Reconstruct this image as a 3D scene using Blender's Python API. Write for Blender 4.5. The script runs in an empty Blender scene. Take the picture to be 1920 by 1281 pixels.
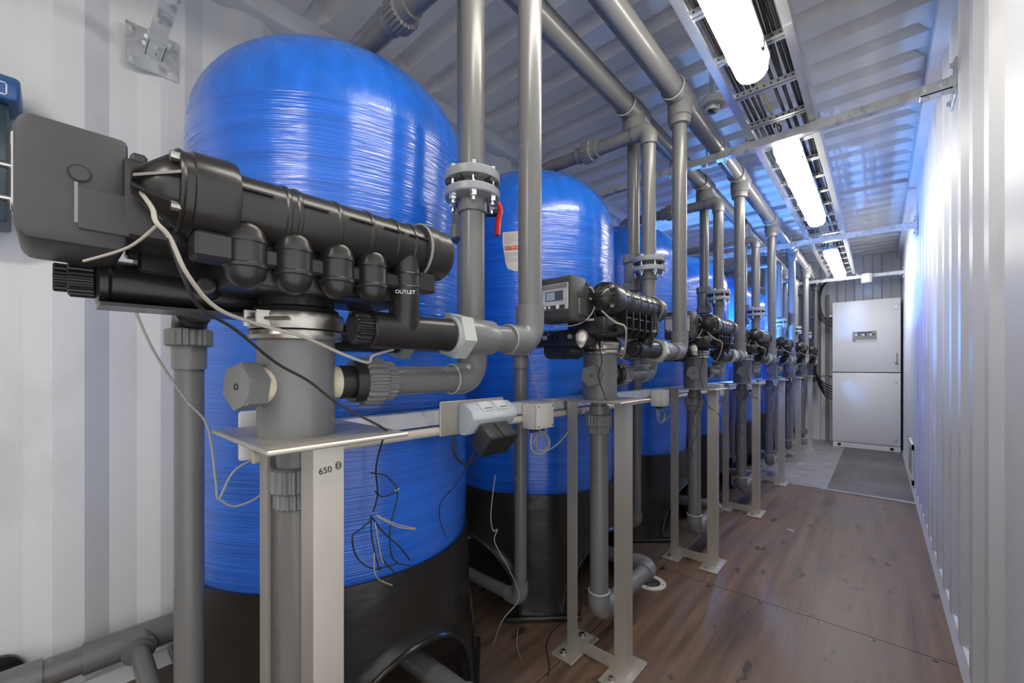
import bpy, bmesh, math, random
from mathutils import Vector, Matrix
random.seed(7)
SC = bpy.context.scene
COL = SC.collection
R = math.radians
# ------------------------------------------------------------------ camera
CAM_H = 1.12
cam = bpy.data.objects.new('camera', bpy.data.cameras.new('camera'))
COL.objects.link(cam)
cam.data.sensor_width = 36.0
cam.data.lens = 36.0 * 770.0 / 1920.0
cam.data.shift_y = (688.0 - 640.5) / 1920.0
cam.data.clip_start = 0.02
cam.location = (0, 0, CAM_H)
cam.rotation_euler = (R(90), 0, R(41.781))
SC.camera = cam
# ------------------------------------------------------------------ world, exposure
W = bpy.data.worlds.new('sky'); SC.world = W; W.use_nodes = True
W.node_tree.nodes['Background'].inputs[0].default_value = (0.98, 0.98, 1.0, 1)
W.node_tree.nodes['Background'].inputs[1].default_value = 1.6
SC.view_settings.view_transform = 'Standard'
SC.view_settings.look = 'None'
SC.view_settings.gamma = 1.0
SC.view_settings.use_curve_mapping = False
SC.view_settings.exposure = -0.10
SC.cycles.max_bounces = 5
SC.cycles.glossy_bounces = 3
SC.cycles.transmission_bounces = 1
SC.cycles.transparent_max_bounces = 2
LAMP_EMIT = 25.0
FLASH_LAMP_W = 125.0  # power of the unseen blue lamp added for a flash
# ------------------------------------------------------------------ materials
MATS = {}
def mat(name, col, rough=0.5, metal=0.0, noise=None, bump=None, coat=0.0, emit=None, stain=None, alpha=None):
    """noise=(scale, amount) or (scale, amount, (sx,sy,sz)); bump=(scale xyz, strength, dist); stain=(colour, scale, lo, hi, (sx,sy,sz))"""
    m = bpy.data.materials.new(name); m.use_nodes = True
    nt = m.node_tree; N = nt.nodes; L = nt.links
    b = N['Principled BSDF']
    b.inputs['Base Color'].default_value = (*col, 1)
    b.inputs['Roughness'].default_value = rough
    b.inputs['Metallic'].default_value = metal
    if coat:
        b.inputs['Coat Weight'].default_value = coat
        b.inputs['Coat Roughness'].default_value = 0.06
    if emit:
        b.inputs['Emission Color'].default_value = (*emit[0], 1)
        b.inputs['Emission Strength'].default_value = emit[1]
    if alpha is not None:
        b.inputs['Alpha'].default_value = alpha
    tc = N.new('ShaderNodeTexCoord')
    def noise_node(scale, sc3, detail=4.0):
        mp = N.new('ShaderNodeMapping'); mp.inputs['Scale'].default_value = sc3
        L.new(tc.outputs['Object'], mp.inputs['Vector'])
        n = N.new('ShaderNodeTexNoise'); n.inputs['Scale'].default_value = scale
        n.inputs['Detail'].default_value = detail
        L.new(mp.outputs['Vector'], n.inputs['Vector'])
        return n
    last = None
    if noise:
        sc3 = noise[2] if len(noise) > 2 else (1, 1, 1)
        n = noise_node(noise[0], sc3)
        cr = N.new('ShaderNodeValToRGB')
        a = noise[1]
        cr.color_ramp.elements[0].position = 0.3; cr.color_ramp.elements[1].position = 0.7
        cr.color_ramp.elements[0].color = (*[max(0, c * (1 - a)) for c in col], 1)
        cr.color_ramp.elements[1].color = (*[min(1, c * (1 + a)) for c in col], 1)
        L.new(n.outputs['Fac'], cr.inputs['Fac'])
        last = cr.outputs['Color']
        mr = N.new('ShaderNodeMapRange')
        mr.inputs['To Min'].default_value = max(0.02, rough - min(0.08, noise[1]*0.5)); mr.inputs['To Max'].default_value = min(1, rough + min(0.08, noise[1]*0.5))
        L.new(n.outputs['Fac'], mr.inputs['Value']); L.new(mr.outputs['Result'], b.inputs['Roughness'])
    for st in (stain or []):
        scol, sscale, lo, hi, sc3 = st
        n = noise_node(sscale, sc3, 6.0)
        mr = N.new('ShaderNodeMapRange'); mr.inputs['From Min'].default_value = lo; mr.inputs['From Max'].default_value = hi
        L.new(n.outputs['Fac'], mr.inputs['Value'])
        mx = N.new('ShaderNodeMixRGB')
        L.new(mr.outputs['Result'], mx.inputs['Fac'])
        if last: L.new(last, mx.inputs['Color1'])
        else: mx.inputs['Color1'].default_value = (*col, 1)
        mx.inputs['Color2'].default_value = (*scol, 1)
        last = mx.outputs['Color']
    if last: L.new(last, b.inputs['Base Color'])
    if bump:
        n = noise_node(1.0, bump[0], bump[3] if len(bump) > 3 else 3.0)
        bp = N.new('ShaderNodeBump'); bp.inputs['Strength'].default_value = bump[1]; bp.inputs['Distance'].default_value = bump[2]
        L.new(n.outputs['Fac'], bp.inputs['Height']); L.new(bp.outputs['Normal'], b.inputs['Normal'])
        if coat: L.new(bp.outputs['Normal'], b.inputs['Coat Normal'])
    MATS[name] = m
    return m
mat('wall_paint', (0.715, 0.73, 0.75), 0.42, noise=(1.3, 0.04), bump=((2.5, 2.5, 1.2), 0.25, 0.02),
    stain=[((0.52, 0.52, 0.52), 2.6, 0.60, 0.85, (1, 1, 0.6)), ((0.15, 0.15, 0.15), 26, 0.80, 0.83, (1, 1, 1))])
mat('roof_paint', (0.74, 0.735, 0.725), 0.32, noise=(1.6, 0.06), bump=((2.2, 3, 2), 0.2, 0.02))
mat('trim_paint', (0.68, 0.69, 0.71), 0.45, noise=(5, 0.08))
mat('plywood', (0.138, 0.086, 0.056), 0.42, noise=(1.6, 0.40, (14, 0.9, 1)), bump=((90, 5, 1), 0.2, 0.004),
    stain=[((0.125, 0.105, 0.10), 1.1, 0.45, 0.70, (1, 0.8, 1)), ((0.16, 0.085, 0.035), 2.4, 0.60, 0.74, (2.2, 0.6, 1)),
           ((0.022, 0.016, 0.013), 9, 0.635, 0.69, (1.3, 0.55, 1)), ((0.040, 0.026, 0.020), 1.7, 0.57, 0.72, (3, 0.5, 1))])
mat('plywood_dark', (0.10, 0.09, 0.09), 0.42, noise=(1.5, 0.25, (5, 1, 1)),
    stain=[((0.03, 0.026, 0.025), 10, 0.64, 0.69, (1, 0.5, 1)), ((0.16, 0.15, 0.15), 1.5, 0.5, 0.7, (1, 1, 1))])
mat('floor_steel', (0.33, 0.33, 0.335), 0.4, metal=0.2, noise=(3, 0.18), stain=[((0.18, 0.175, 0.17), 4, 0.52, 0.72, (1, 2.5, 1))])
mat('joint', (0.02, 0.015, 0.012), 0.9)
mat('blue_grp', (0.012, 0.128, 0.64), 0.20, noise=(2.0, 0.14, (1, 1, 26)), bump=((2.6, 2.6, 210), 0.55, 0.004, 2.0), coat=0.6)
mat('blue_dome', (0.014, 0.138, 0.64), 0.26, noise=(2.2, 0.14, (9, 9, 1)), bump=((60, 60, 14), 0.35, 0.003, 2.0), coat=0.35)
mat('base_black', (0.018, 0.017, 0.016), 0.30, noise=(2.5, 0.4), bump=((5, 5, 9), 0.25, 0.02),
    stain=[((0.06, 0.055, 0.05), 3.2, 0.64, 0.9, (1, 1, 2.2))])
mat('valve_black', (0.019, 0.018, 0.017), 0.30, noise=(6, 0.35))
mat('box_black', (0.045, 0.045, 0.046), 0.5, noise=(8, 0.15))
mat('pvc', (0.150, 0.150, 0.150), 0.27, noise=(7, 0.03))
mat('pvc_fitting', (0.165, 0.166, 0.168), 0.30, noise=(6, 0.03))
mat('pvc_flange', (0.27, 0.285, 0.305), 0.33, noise=(6, 0.03))
mat('glue_bead', (0.36, 0.37, 0.38), 0.25)
mat('nut_grey', (0.40, 0.43, 0.41), 0.42, noise=(9, 0.06))
mat('tape', (0.62, 0.56, 0.42), 0.8, noise=(30, 0.15))
mat('stainless', (0.50, 0.47, 0.42), 0.42, metal=0.6, noise=(4, 0.10, (3, 3, 0.7)),
    stain=[((0.34, 0.27, 0.19), 3.0, 0.62, 0.80, (2, 2, 0.8))])
mat('steel_shiny', (0.72, 0.71, 0.69), 0.2, metal=1.0, noise=(12, 0.08))
mat('steel_worn', (0.45, 0.43, 0.39), 0.3, metal=0.95, noise=(14, 0.2))
mat('galvanised', (0.70, 0.725, 0.74), 0.38, metal=0.7, noise=(14, 0.16), stain=[((0.40, 0.42, 0.44), 22, 0.55, 0.7, (1, 1, 1))])
mat('aluminium', (0.62, 0.64, 0.67), 0.33, metal=0.85, noise=(6, 0.08))
mat('slot', (0.03, 0.03, 0.035), 0.8)
mat('cable_black', (0.014, 0.014, 0.015), 0.5)
mat('cable_yellow', (0.45, 0.40, 0.04), 0.5)
mat('cable_beige', (0.42, 0.385, 0.33), 0.55)
mat('cable_grey', (0.30, 0.31, 0.32), 0.5)
mat('copper_strand', (0.55, 0.5, 0.42), 0.4, metal=0.6)
mat('lens', (0.9, 0.9, 0.88), 0.35, emit=((1.0, 0.94, 0.83), LAMP_EMIT))
mat('lens_far', (0.9, 0.9, 0.88), 0.35, emit=((1.0, 0.95, 0.86), LAMP_EMIT*1.6))
mat('lens_near', (0.9, 0.9, 0.88), 0.35, emit=((1.0, 0.94, 0.83), LAMP_EMIT*1.6))
mat('lamp_body', (0.62, 0.60, 0.55), 0.5)
mat('flash_lens', (0.8, 0.9, 1.0), 0.3, emit=((0.45, 0.68, 1.0), 30.0))  # glowing lens of the added lamp, hidden from the camera
mat('cream_plastic', (0.62, 0.60, 0.54), 0.5, noise=(10, 0.03))
mat('white_plastic', (0.74, 0.75, 0.75), 0.4, noise=(10, 0.03))
mat('pale_blue_plastic', (0.56, 0.61, 0.65), 0.42, noise=(10, 0.03))
mat('conduit', (0.60, 0.55, 0.46), 0.4)
mat('cabinet_paint', (0.74, 0.755, 0.78), 0.38, noise=(40, 0.015))
mat('dark_gap', (0.02, 0.02, 0.022), 0.7)
mat('panel_pale', (0.50, 0.51, 0.49), 0.35)
mat('panel_grey', (0.22, 0.225, 0.225), 0.35)
mat('lcd', (0.085, 0.105, 0.12), 0.15)
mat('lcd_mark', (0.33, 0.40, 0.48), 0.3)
mat('print_white', (0.75, 0.75, 0.75), 0.6)
mat('print_black', (0.03, 0.028, 0.025), 0.7)
mat('red_plastic', (0.62, 0.02, 0.02), 0.35)
mat('print_red', (0.62, 0.075, 0.04), 0.6)
mat('paper', (0.66, 0.61, 0.52), 0.8, noise=(9, 0.08))
mat('paper_print', (0.40, 0.39, 0.36), 0.8)
mat('pump_blue', (0.035, 0.12, 0.32), 0.4)
mat('pump_dark', (0.02, 0.05, 0.065), 0.35)
mat('yellow_knob', (0.62, 0.42, 0.03), 0.4)
mat('clear_bag', (0.55, 0.52, 0.48), 0.2, noise=(40, 0.5))
mat('glass_dark', (0.25, 0.26, 0.27), 0.1)
# ------------------------------------------------------------------ mesh builder
class MB:
    def __init__(self):
        self.v = []; self.f = []; self.m = []; self.mi = 0
    def _add(self, vs, fs):
        o = len(self.v)
        self.v += [tuple(x) for x in vs]
        self.f += [tuple(i + o for i in f) for f in fs]
        self.m += [self.mi] * len(fs)
        return self
    def box(self, lo, hi, M=None):
        (x0, y0, z0), (x1, y1, z1) = lo, hi
        vs = [Vector(p) for p in ((x0,y0,z0),(x1,y0,z0),(x1,y1,z0),(x0,y1,z0),(x0,y0,z1),(x1,y0,z1),(x1,y1,z1),(x0,y1,z1))]
        if M: vs = [M @ p for p in vs]
        return self._add(vs, [(0,3,2,1),(4,5,6,7),(0,1,5,4),(1,2,6,5),(2,3,7,6),(3,0,4,7)])
    def rbox(self, lo, hi, r=0.006, seg=2, M=None):
        bm = bmesh.new()
        c = [(a + b) / 2 for a, b in zip(lo, hi)]; s = [b - a for a, b in zip(lo, hi)]
        bmesh.ops.create_cube(bm, size=1.0, matrix=Matrix.Translation(c) @ Matrix.Diagonal((*s, 1)))
        bmesh.ops.bevel(bm, geom=bm.edges[:], offset=min(r, min(s) * 0.49), segments=seg, profile=0.5, affect='EDGES')
        bm.verts.index_update()
        vs = [(M @ v.co) if M else v.co.copy() for v in bm.verts]
        fs = [[v.index for v in f.verts] for f in bm.faces]
        bm.free()
        return self._add(vs, fs)
    def prism(self, poly, axis, a, b):
        """poly: list of 2-tuples in the other two axes (order x,y,z minus axis)"""
        def P(p, t):
            q = list(p); q.insert(axis, t); return q
        n = len(poly)
        vs = [P(p, a) for p in poly] + [P(p, b) for p in poly]
        fs = [tuple(range(n)), tuple(reversed(range(n, 2 * n)))] + [(i, i + n, (i + 1) % n + n, (i + 1) % n) for i in range(n)]
        return self._add(vs, fs)
    @staticmethod
    def frame(d):
        d = Vector(d).normalized()
        u = d.orthogonal().normalized() if abs(d.z) < 0.9 else Vector((1, 0, 0))
        if abs(d.z) < 0.9:
            u = d.cross(Vector((0, 0, 1))).normalized()
        w = d.cross(u).normalized(); u = w.cross(d).normalized()
        return d, u, w
    def lathe(self, prof, origin, axis=(0, 0, 1), n=28, caps=True, a0=0.0):
        """prof: list of (radius, height along axis)"""
        d, u, w = MB.frame(axis); o = Vector(origin)
        vs = []; fs = []
        for r, h in prof:
            for i in range(n):
                a = a0 + 2 * math.pi * i / n
                vs.append(o + d * h + (u * math.cos(a) + w * math.sin(a)) * r)
        k = len(prof)
        for j in range(k - 1):
            for i in range(n):
                fs.append((j*n+i, j*n+(i+1) % n, (j+1)*n+(i+1) % n, (j+1)*n+i))
        if caps:
            fs.append(tuple(reversed(range(n)))); fs.append(tuple(range((k-1)*n, k*n)))
        return self._add(vs, fs)
    def cyl(self, p0, p1, r, r1=None, n=24, caps=True, a0=0.0):
        p0 = Vector(p0); p1 = Vector(p1)
        return self.lathe([(r, 0), (r1 if r1 is not None else r, (p1 - p0).length)], p0, p1 - p0, n, caps, a0)
    def ring(self, p, axis, r, t, n=28, m=8):
        d, u, w = MB.frame(axis); p = Vector(p)
        vs = []; fs = []
        for i in range(n):
            a = 2*math.pi*i/n; e = u*math.cos(a)+w*math.sin(a)
            for j in range(m):
                b = 2*math.pi*j/m
                vs.append(p + e*(r + t*math.cos(b)) + d*(t*math.sin(b)))
        for i in range(n):
            for j in range(m):
                fs.append((i*m+j, ((i+1) % n)*m+j, ((i+1) % n)*m+(j+1) % m, i*m+(j+1) % m))
        return self._add(vs, fs)
    def tube(self, pts, r, n=10, caps=True, rs=None):
        pts = [Vector(p) for p in pts]; k = len(pts)
        T = []
        for i in range(k):
            a = pts[max(0, i-1)]; b = pts[min(k-1, i+1)]
            T.append((b - a).normalized())
        d, u, w = MB.frame(T[0])
        vs = []; fs = []
        for i in range(k):
            if i:
                q = T[i-1].rotation_difference(T[i]); u = q @ u; 
            u = (u - T[i]*u.dot(T[i])).normalized(); w = T[i].cross(u)
            rr = rs[i] if rs else r
            for j in range(n):
                a = 2*math.pi*j/n
                vs.append(pts[i] + (u*math.cos(a)+w*math.sin(a))*rr)
        for i in range(k-1):
            for j in range(n):
                fs.append((i*n+j, i*n+(j+1) % n, (i+1)*n+(j+1) % n, (i+1)*n+j))
        if caps:
            fs.append(tuple(reversed(range(n)))); fs.append(tuple(range((k-1)*n, k*n)))
        return self._add(vs, fs)
    def elbow(self, corner, din, dout, r, n=24, leg=0.055, bend=None):
        """an elbow fitting: comes in along din, goes out along dout"""
        c = Vector(corner); a = -Vector(din).normalized(); b = Vector(dout).normalized()
        R_ = bend or r*1.15
        pts = [c + a*(R_+leg)]
        for i in range(9):
            t = math.pi/2*i/8
            pts.append(c + a*R_*(1-math.sin(t)) + b*R_*(1-math.cos(t)))
        pts.append(c + b*(R_+leg))
        return self.tube(pts, r, n)
    def build(self, name, mats, parent=None, smooth=True, ang=32):
        me = bpy.data.meshes.new(name)
        off = Vector(parent['_base']) if parent is not None and '_base' in parent else Vector((0, 0, 0))
        base = off
        me.from_pydata([Vector(v) - base for v in self.v], [], self.f)
        if not isinstance(mats, (list, tuple)): mats = [mats]
        for mm in mats: me.materials.append(MATS[mm])
        if len(mats) > 1: me.polygons.foreach_set('material_index', self.m)
        bm = bmesh.new(); bm.from_mesh(me)
        bmesh.ops.recalc_face_normals(bm, faces=bm.faces[:]); bm.to_mesh(me); bm.free()
        if smooth:
            me.polygons.foreach_set('use_smooth', [True]*len(me.polygons))
            me.set_sharp_from_angle(angle=R(ang))
        o = bpy.data.objects.new(name, me); COL.objects.link(o)
        if parent is not None:
            o.parent = parent
            o['_base'] = tuple(base)
        return o
def tag(o, label, cat, group=None):
    o['label'] = label; o['category'] = cat
    if group: o['group'] = group
    return o
def struct(o, label=None):
    o['kind'] = 'structure'
    if label: o['label'] = label
    return o
def thing(name, base, label, cat, group=None):
    o = bpy.data.objects.new(name, None); COL.objects.link(o)
    o.location = base; o['_base'] = tuple(base); o.empty_display_size = 0.05
    return tag(o, label, cat, group)
def copy_tree(o, parent=None):
    c = o.copy(); COL.objects.link(c); c.parent = parent
    for ch in list(o.children): copy_tree(ch, c)
    return c
def part(name, m, parent, fn, **kw):
    mb = MB(); fn(mb); return mb.build(name, m, parent, **kw)
def mono(name, m, base, label, cat, fn, group=None, **kw):
    """a thing that is one mesh"""
    mb = MB(); fn(mb)
    o = mb.build(name, m, None, **kw)
    o.data.transform(Matrix.Translation(-Vector(base))); o.location = base
    return tag(o, label, cat, group)
def smooth_path(pts, sub=6):
    pts = [Vector(p) for p in pts]; out = []
    for i in range(len(pts)-1):
        p0 = pts[max(0, i-1)]; p1 = pts[i]; p2 = pts[i+1]; p3 = pts[min(len(pts)-1, i+2)]
        for j in range(sub):
            t = j/sub
            out.append(0.5*((2*p1) + (p2-p0)*t + (2*p0-5*p1+4*p2-p3)*t*t + (3*p1-p0-3*p2+p3)*t**3))
    out.append(pts[-1]); return out
def lettering(name, text, size, M, m, parent, depth=0.0006):
    cu = bpy.data.curves.new('txt', 'FONT'); cu.body = text; cu.size = size; cu.align_x = 'CENTER'; cu.align_y = 'CENTER'; cu.extrude = depth
    ob = bpy.data.objects.new('txt', cu); COL.objects.link(ob)
    dg = bpy.context.evaluated_depsgraph_get()
    me = bpy.data.meshes.new_from_object(ob.evaluated_get(dg))
    bpy.data.objects.remove(ob); bpy.data.curves.remove(cu)
    off = Vector(parent['_base']) if '_base' in parent else Vector((0, 0, 0))
    me.transform(Matrix.Translation(-off) @ M)
    me.materials.clear(); me.materials.append(MATS[m])
    o = bpy.data.objects.new(name, me); COL.objects.link(o); o.parent = parent; o['_base'] = tuple(off)
    return o
# basis that maps text x->a, y->b at position p
def text_M(p, a, b):
    a = Vector(a).normalized(); b = Vector(b).normalized(); n = a.cross(b)
    return Matrix(((a.x, b.x, n.x, p[0]), (a.y, b.y, n.y, p[1]), (a.z, b.z, n.z, p[2]), (0, 0, 0, 1)))
ORD = ['nearest', 'second', 'third', 'fourth', 'fifth', 'sixth', 'seventh and farthest']
PITCH = 1.088
NU = 7
XR, XL = 0.235, -2.02          # inner faces of the long walls (proud flats)
YB, YE = -2.4, 7.86            # open door end behind the camera, closed far end
ZC = 2.72
# ------------------------------------------------------------------ setting
def corrugated(side, x, depth, y0, y1, start, mb=None, pitch=0.272, z0=0.0, zt=2.66):
    """vertical trapezoid corrugation running along Y; the first proud flat starts at 'start'"""
    mb = mb or MB(); pts = [(y0, x)]
    y = start
    a, s = 0.073, 0.063
    while y < y1:
        for dy, d in ((0, 0), (a, 0), (a+s, depth), (a+s+a, depth)):
            if y0 < y+dy < y1: pts.append((y+dy, x + side*d))
        y += pitch
    pts.append((y1, pts[-1][1]))
    zs = [z0 + (zt-z0)*i/4 for i in range(5)]
    vs = []; fs = []
    for p in pts:
        for z in zs: vs.append((p[1], p[0], z))
    k = len(zs)
    for i in range(len(pts)-1):
        for j in range(k-1):
            fs.append((i*k+j, (i+1)*k+j, (i+1)*k+j+1, i*k+j+1))
    mb._add(vs, fs)
    return mb
DOOR0, DOOR1, DOORZ = -1.35, 0.70, 2.12      # open side door beside the camera
struct(corrugated(-1, XL, 0.036, YB, YE, 0.0 - 0.272*9).build('wall_left', 'wall_paint', smooth=False), 'white painted corrugated steel side wall behind the blue tanks')
mb = corrugated(1, XR, 0.036, DOOR1, YE, 1.517)
corrugated(1, XR, 0.036, YB, DOOR0, -2.3, mb)
corrugated(1, XR, 0.0, DOOR0, DOOR1, DOOR0, mb, z0=DOORZ)
struct(mb.build('wall_right', 'wall_paint', smooth=False), 'white painted corrugated steel side wall along the aisle')
mb = MB()
for y0_, y1_, z0_, z1_ in ((DOOR0-0.03, DOOR0+0.02, 0, DOORZ+0.05), (DOOR1-0.02, DOOR1+0.03, 0, DOORZ+0.05), (DOOR0, DOOR1, DOORZ, DOORZ+0.05)):
    mb.rbox((XR-0.004, y0_, z0_), (XR+0.06, y1_, z1_), 0.004, 1)
struct(mb.build('door_1', 'trim_paint'), 'steel frame of the open side door at the right picture edge')
mb = MB(); mb.box((XL-0.06, YB-0.03, 0), (XR+0.06, YB, ZC+0.05))
struct(mb.build('wall_back', 'wall_paint', smooth=False), 'white end wall behind the photographer')
mb = MB(); x = XL - 0.04; pts = []
while x < XR + 0.04:
    for dx, d in ((0, 0), (0.085, 0), (0.10, 0.03), (0.185, 0.03)): pts.append((x+dx, YE - 0.03 + d))
    x += 0.2
vs = []; fs = []
for p in pts: vs += [(p[0], p[1], 0), (p[0], p[1], ZC+0.05)]
for i in range(len(pts)-1): fs.append((2*i, 2*i+2, 2*i+3, 2*i+1))
mb._add(vs, fs)
struct(mb.build('wall_end', 'wall_paint', smooth=False), 'ribbed white end wall behind the switch cabinet')
# roof: flat sheet with upward pressed grooves that stop short of the side walls
mb = MB()
X0, X1 = XL-0.06, XR+0.06
gx = [X0, XL+0.05, XL+0.12, XR-0.12, XR-0.05, X1]; gw = [0, 0, 1, 1, 0, 0]
ys = []
y = YB + 0.04
while y < YE:
    base = 2.676 + 0.213*math.floor((y-2.676)/0.213)
    y = base
    ys += [(base-0.002, 0), (base+0.016, 1), (base+0.066, 1), (base+0.098, 0)]
    y = base + 0.2131
ys = [q for q in ys if YB < q[0] < YE]
ys = [(YB, 0)] + ys + [(YE, 0)]
vs = []; fs = []
for yy, d in ys:
    for xx, w in zip(gx, gw): vs.append((xx, yy, ZC + 0.050*d*w))
k = len(gx)
for i in range(len(ys)-1):
    for j in range(k-1): fs.append((i*k+j, i*k+j+1, (i+1)*k+j+1, (i+1)*k+j))
mb._add(vs, fs)
struct(mb.build('ceiling', 'roof_paint', smooth=False), 'white painted steel roof with pressed cross grooves')
# floor and its plywood sheets
mb = MB(); mb.box((XL-0.06, YB, -0.08), (XR+0.06, YE, -0.02))
floor = struct(mb.build('floor', 'joint', smooth=False), 'brown plywood container floor with dark sheet joints')
sheets_y = [YB, -0.18, 2.26, 4.70, 7.14, YE]
for i in range(len(sheets_y)-1):
    for (xa, xb) in ((XL-0.05, -0.905), (-0.905, XR+0.04)):
        g = 0.0022
        m_ = 'plywood' if sheets_y[i] < 4.6 else 'plywood_dark'
        mb = MB(); mb.box((xa+g, sheets_y[i]+g, -0.03), (xb-g, sheets_y[i+1]-g, 0.0))
        mb.build('plywood_sheet', m_, floor, smooth=False)
mb = MB(); mb.box((-2.0, 4.70, 0.0002), (-0.375, YE-0.04, 0.004))
mono_plate = mb.build('floor_plate', 'floor_steel', smooth=False)
struct(mono_plate, 'pale grey steel sheet on the floor under the far tanks')
mb = MB(); mb.box((-0.40, 4.675, 0.0003), (XR, 4.725, 0.006)); mb.box((-0.385, 4.72, 0.0003), (-0.355, YE-0.04, 0.006))
struct(mb.build('trim_1', 'floor_steel', smooth=False), 'pale steel joint strip across the aisle floor')
# floor bolts along the sheet joints
for (bx, by) in ((-0.42, 2.235), (-0.19, 2.24), (-0.02, 2.24), (0.16, 2.24), (-0.65, 2.235)):
    mb = MB(); mb.lathe([(0.010, 0.0), (0.010, 0.0010), (0.007, 0.0014)], (bx, by, 0.0), n=10)
    mb.build('floor_screw', 'base_black', floor)
# rails and trims of the shell
for nm, (x0, x1) in (('trim_2', (XL-0.05, XL+0.055)), ('trim_3', (XR-0.05, XR+0.05))):
    mb = MB(); mb.rbox((x0, YB, 2.635), (x1, YE, ZC+0.01), 0.012)
    struct(mb.build(nm, 'trim_paint'), 'welded square top rail on the ' + ('tank side' if nm == 'trim_2' else 'aisle side') + ' wall')
mb = MB(); mb.prism([(XR-0.012, 0.0), (XR+0.04, 0.0), (XR+0.04, 0.05), (XR+0.004, 0.05)], 1, DOOR1, YE)
struct(mb.build('baseboard_right', 'wall_paint', smooth=False), 'painted bottom angle along the aisle wall')
mb = MB(); mb.prism([(XL+0.03, 0.0), (XL-0.04, 0.0), (XL-0.04, 0.05), (XL+0.01, 0.05)], 1, YB, YE)
struct(mb.build('baseboard_left', 'wall_paint', smooth=False), 'painted bottom angle along the tank side wall')
# ------------------------------------------------------------------ ceiling lamps
def lamp(yc, label, lens='lens'):
    x = -0.365; z = 2.24
    L2 = 0.775; hw = 0.056
    t = thing('tube_lamp', (x, yc, z), label, 'lamp', 'white batten lamps under the cable tray')
    def outline(w, l, k=10):
        pts = []
        for s in (1, -1):
            for i in range(k+1):
                a = math.pi*i/k
                pts.append((w*math.cos(a)*s, s*(l-w) + s*w*math.sin(a)))
        return pts
    def slab(mb, secs):
        n = len(outline(1, 2)); vs = []; fs = []
        for (w, l, h) in secs:
            for p in outline(w, l): vs.append((x+p[0], yc+p[1], h))
        for j in range(len(secs)-1):
            for i in range(n): fs.append((j*n+i, j*n+(i+1) % n, (j+1)*n+(i+1) % n, (j+1)*n+i))
        fs.append(tuple(reversed(range(n)))); fs.append(tuple(range((len(secs)-1)*n, len(secs)*n)))
        mb._add(vs, fs)
    part('housing', 'lamp_body', t, lambda m: slab(m, [(hw+0.003, L2+0.003, z+0.052), (hw+0.004, L2+0.004, z+0.060), (hw-0.012, L2-0.01, z+0.09)]))
    part('diffuser', lens, t, lambda m: slab(m, [(hw-0.030, L2-0.035, z-0.012), (hw-0.012, L2-0.014, z-0.004), (hw-0.003, L2-0.003, z+0.012), (hw, L2, z+0.0515)]))
    for yy in (-0.6, -0.2, 0.2, 0.6):
        for s in (-1, 1):
            part('clip', 'steel_shiny', t, lambda m: m.box((x+s*(hw+0.002)-0.004, yc+yy-0.012, z+0.006), (x+s*(hw+0.002)+0.005, yc+yy+0.012, z+0.05)))
    part('bracket', 'galvanised', t, lambda m: (m.box((x-0.02, yc-0.5, z+0.088), (x+0.02, yc-0.46, z+0.125)), m.box((x-0.02, yc+0.46, z+0.088), (x+0.02, yc+0.5, z+0.125))))
    part('cable_gland', 'lamp_body', t, lambda m: m.cyl((x, yc-L2-0.0, z+0.055), (x, yc-L2-0.03, z+0.055), 0.012, n=12))
    return t
for yc, lb in ((-1.25, 'glowing white batten lamp behind the photographer, out of the picture'), (1.075, 'largest glowing white batten lamp, nearest under the cable tray'),
               (3.28, 'middle glowing white batten lamp past the first cross beam'), (5.95, 'smallest glowing white batten lamp, in front of the cabinet')):
    lamp(yc, lb, 'lens_near' if yc < 0 else 'lens_far' if yc > 5 else 'lens')
# ------------------------------------------------------------------ cable tray
TX0, TX1, TZ = -0.515, -0.225, 2.325
tray = thing('cable_tray', (-0.37, 2.7, TZ), 'galvanised ladder cable tray running along the roof above the lamps', 'cable tray')
tseg = [YB+0.1, 0.35, 1.72, 3.05, 4.9, 6.9]
for sx, xx in ((-1, TX0), (1, TX1)):
    for i in range(len(tseg)-1):
        def f(m, i=i, xx=xx, sx=sx):
            d = 0.003*(i % 2)
            m.prism([(xx-sx*0.0, TZ-0.004+d), (xx, TZ+0.06), (xx-sx*0.012, TZ+0.06), (xx-sx*0.012, TZ+0.057), (xx-sx*0.003, TZ+0.057), (xx-sx*0.003, TZ+d), (xx-sx*0.03, TZ+d), (xx-sx*0.03, TZ-0.004+d)] if sx > 0 else
                    [(xx, TZ-0.004+d), (xx+0.03, TZ-0.004+d), (xx+0.03, TZ+d), (xx+0.003, TZ+d), (xx+0.003, TZ+0.057), (xx+0.012, TZ+0.057), (xx+0.012, TZ+0.06), (xx, TZ+0.06)], 1, tseg[i], tseg[i+1])
        part('side_rail', 'aluminium', tray, f, smooth=False)
y = 0.02
def rung_mesh(m, y):
    m.mi = 0
    m.box((TX0+0.004, y-0.018, TZ+0.005), (TX1-0.004, y-0.004, TZ+0.022))
    m.box((TX0+0.004, y+0.004, TZ+0.005), (TX1-0.004, y+0.018, TZ+0.022))
    m.box((TX0+0.004, y-0.018, TZ+0.022), (TX1-0.004, y+0.018, TZ+0.025))
    m.mi = 1
    for i in range(9):
        xx = TX0+0.04+i*0.026
        m.box((xx-0.004, y-0.0186, TZ+0.009), (xx+0.004, y-0.0175, TZ+0.017))
rung0 = None
while y < 6.9:
    if rung0 is None:
        rung0 = part('rung', ['aluminium', 'slot'], tray, lambda m: rung_mesh(m, y), smooth=False)
        ry = y
    else:
        c = rung0.copy(); COL.objects.link(c); c.parent = tray; c.location = (0, y-ry, 0)
    y += 0.293
labs6 = ['first', 'second', 'third', 'fourth', 'fifth', 'last']
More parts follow.
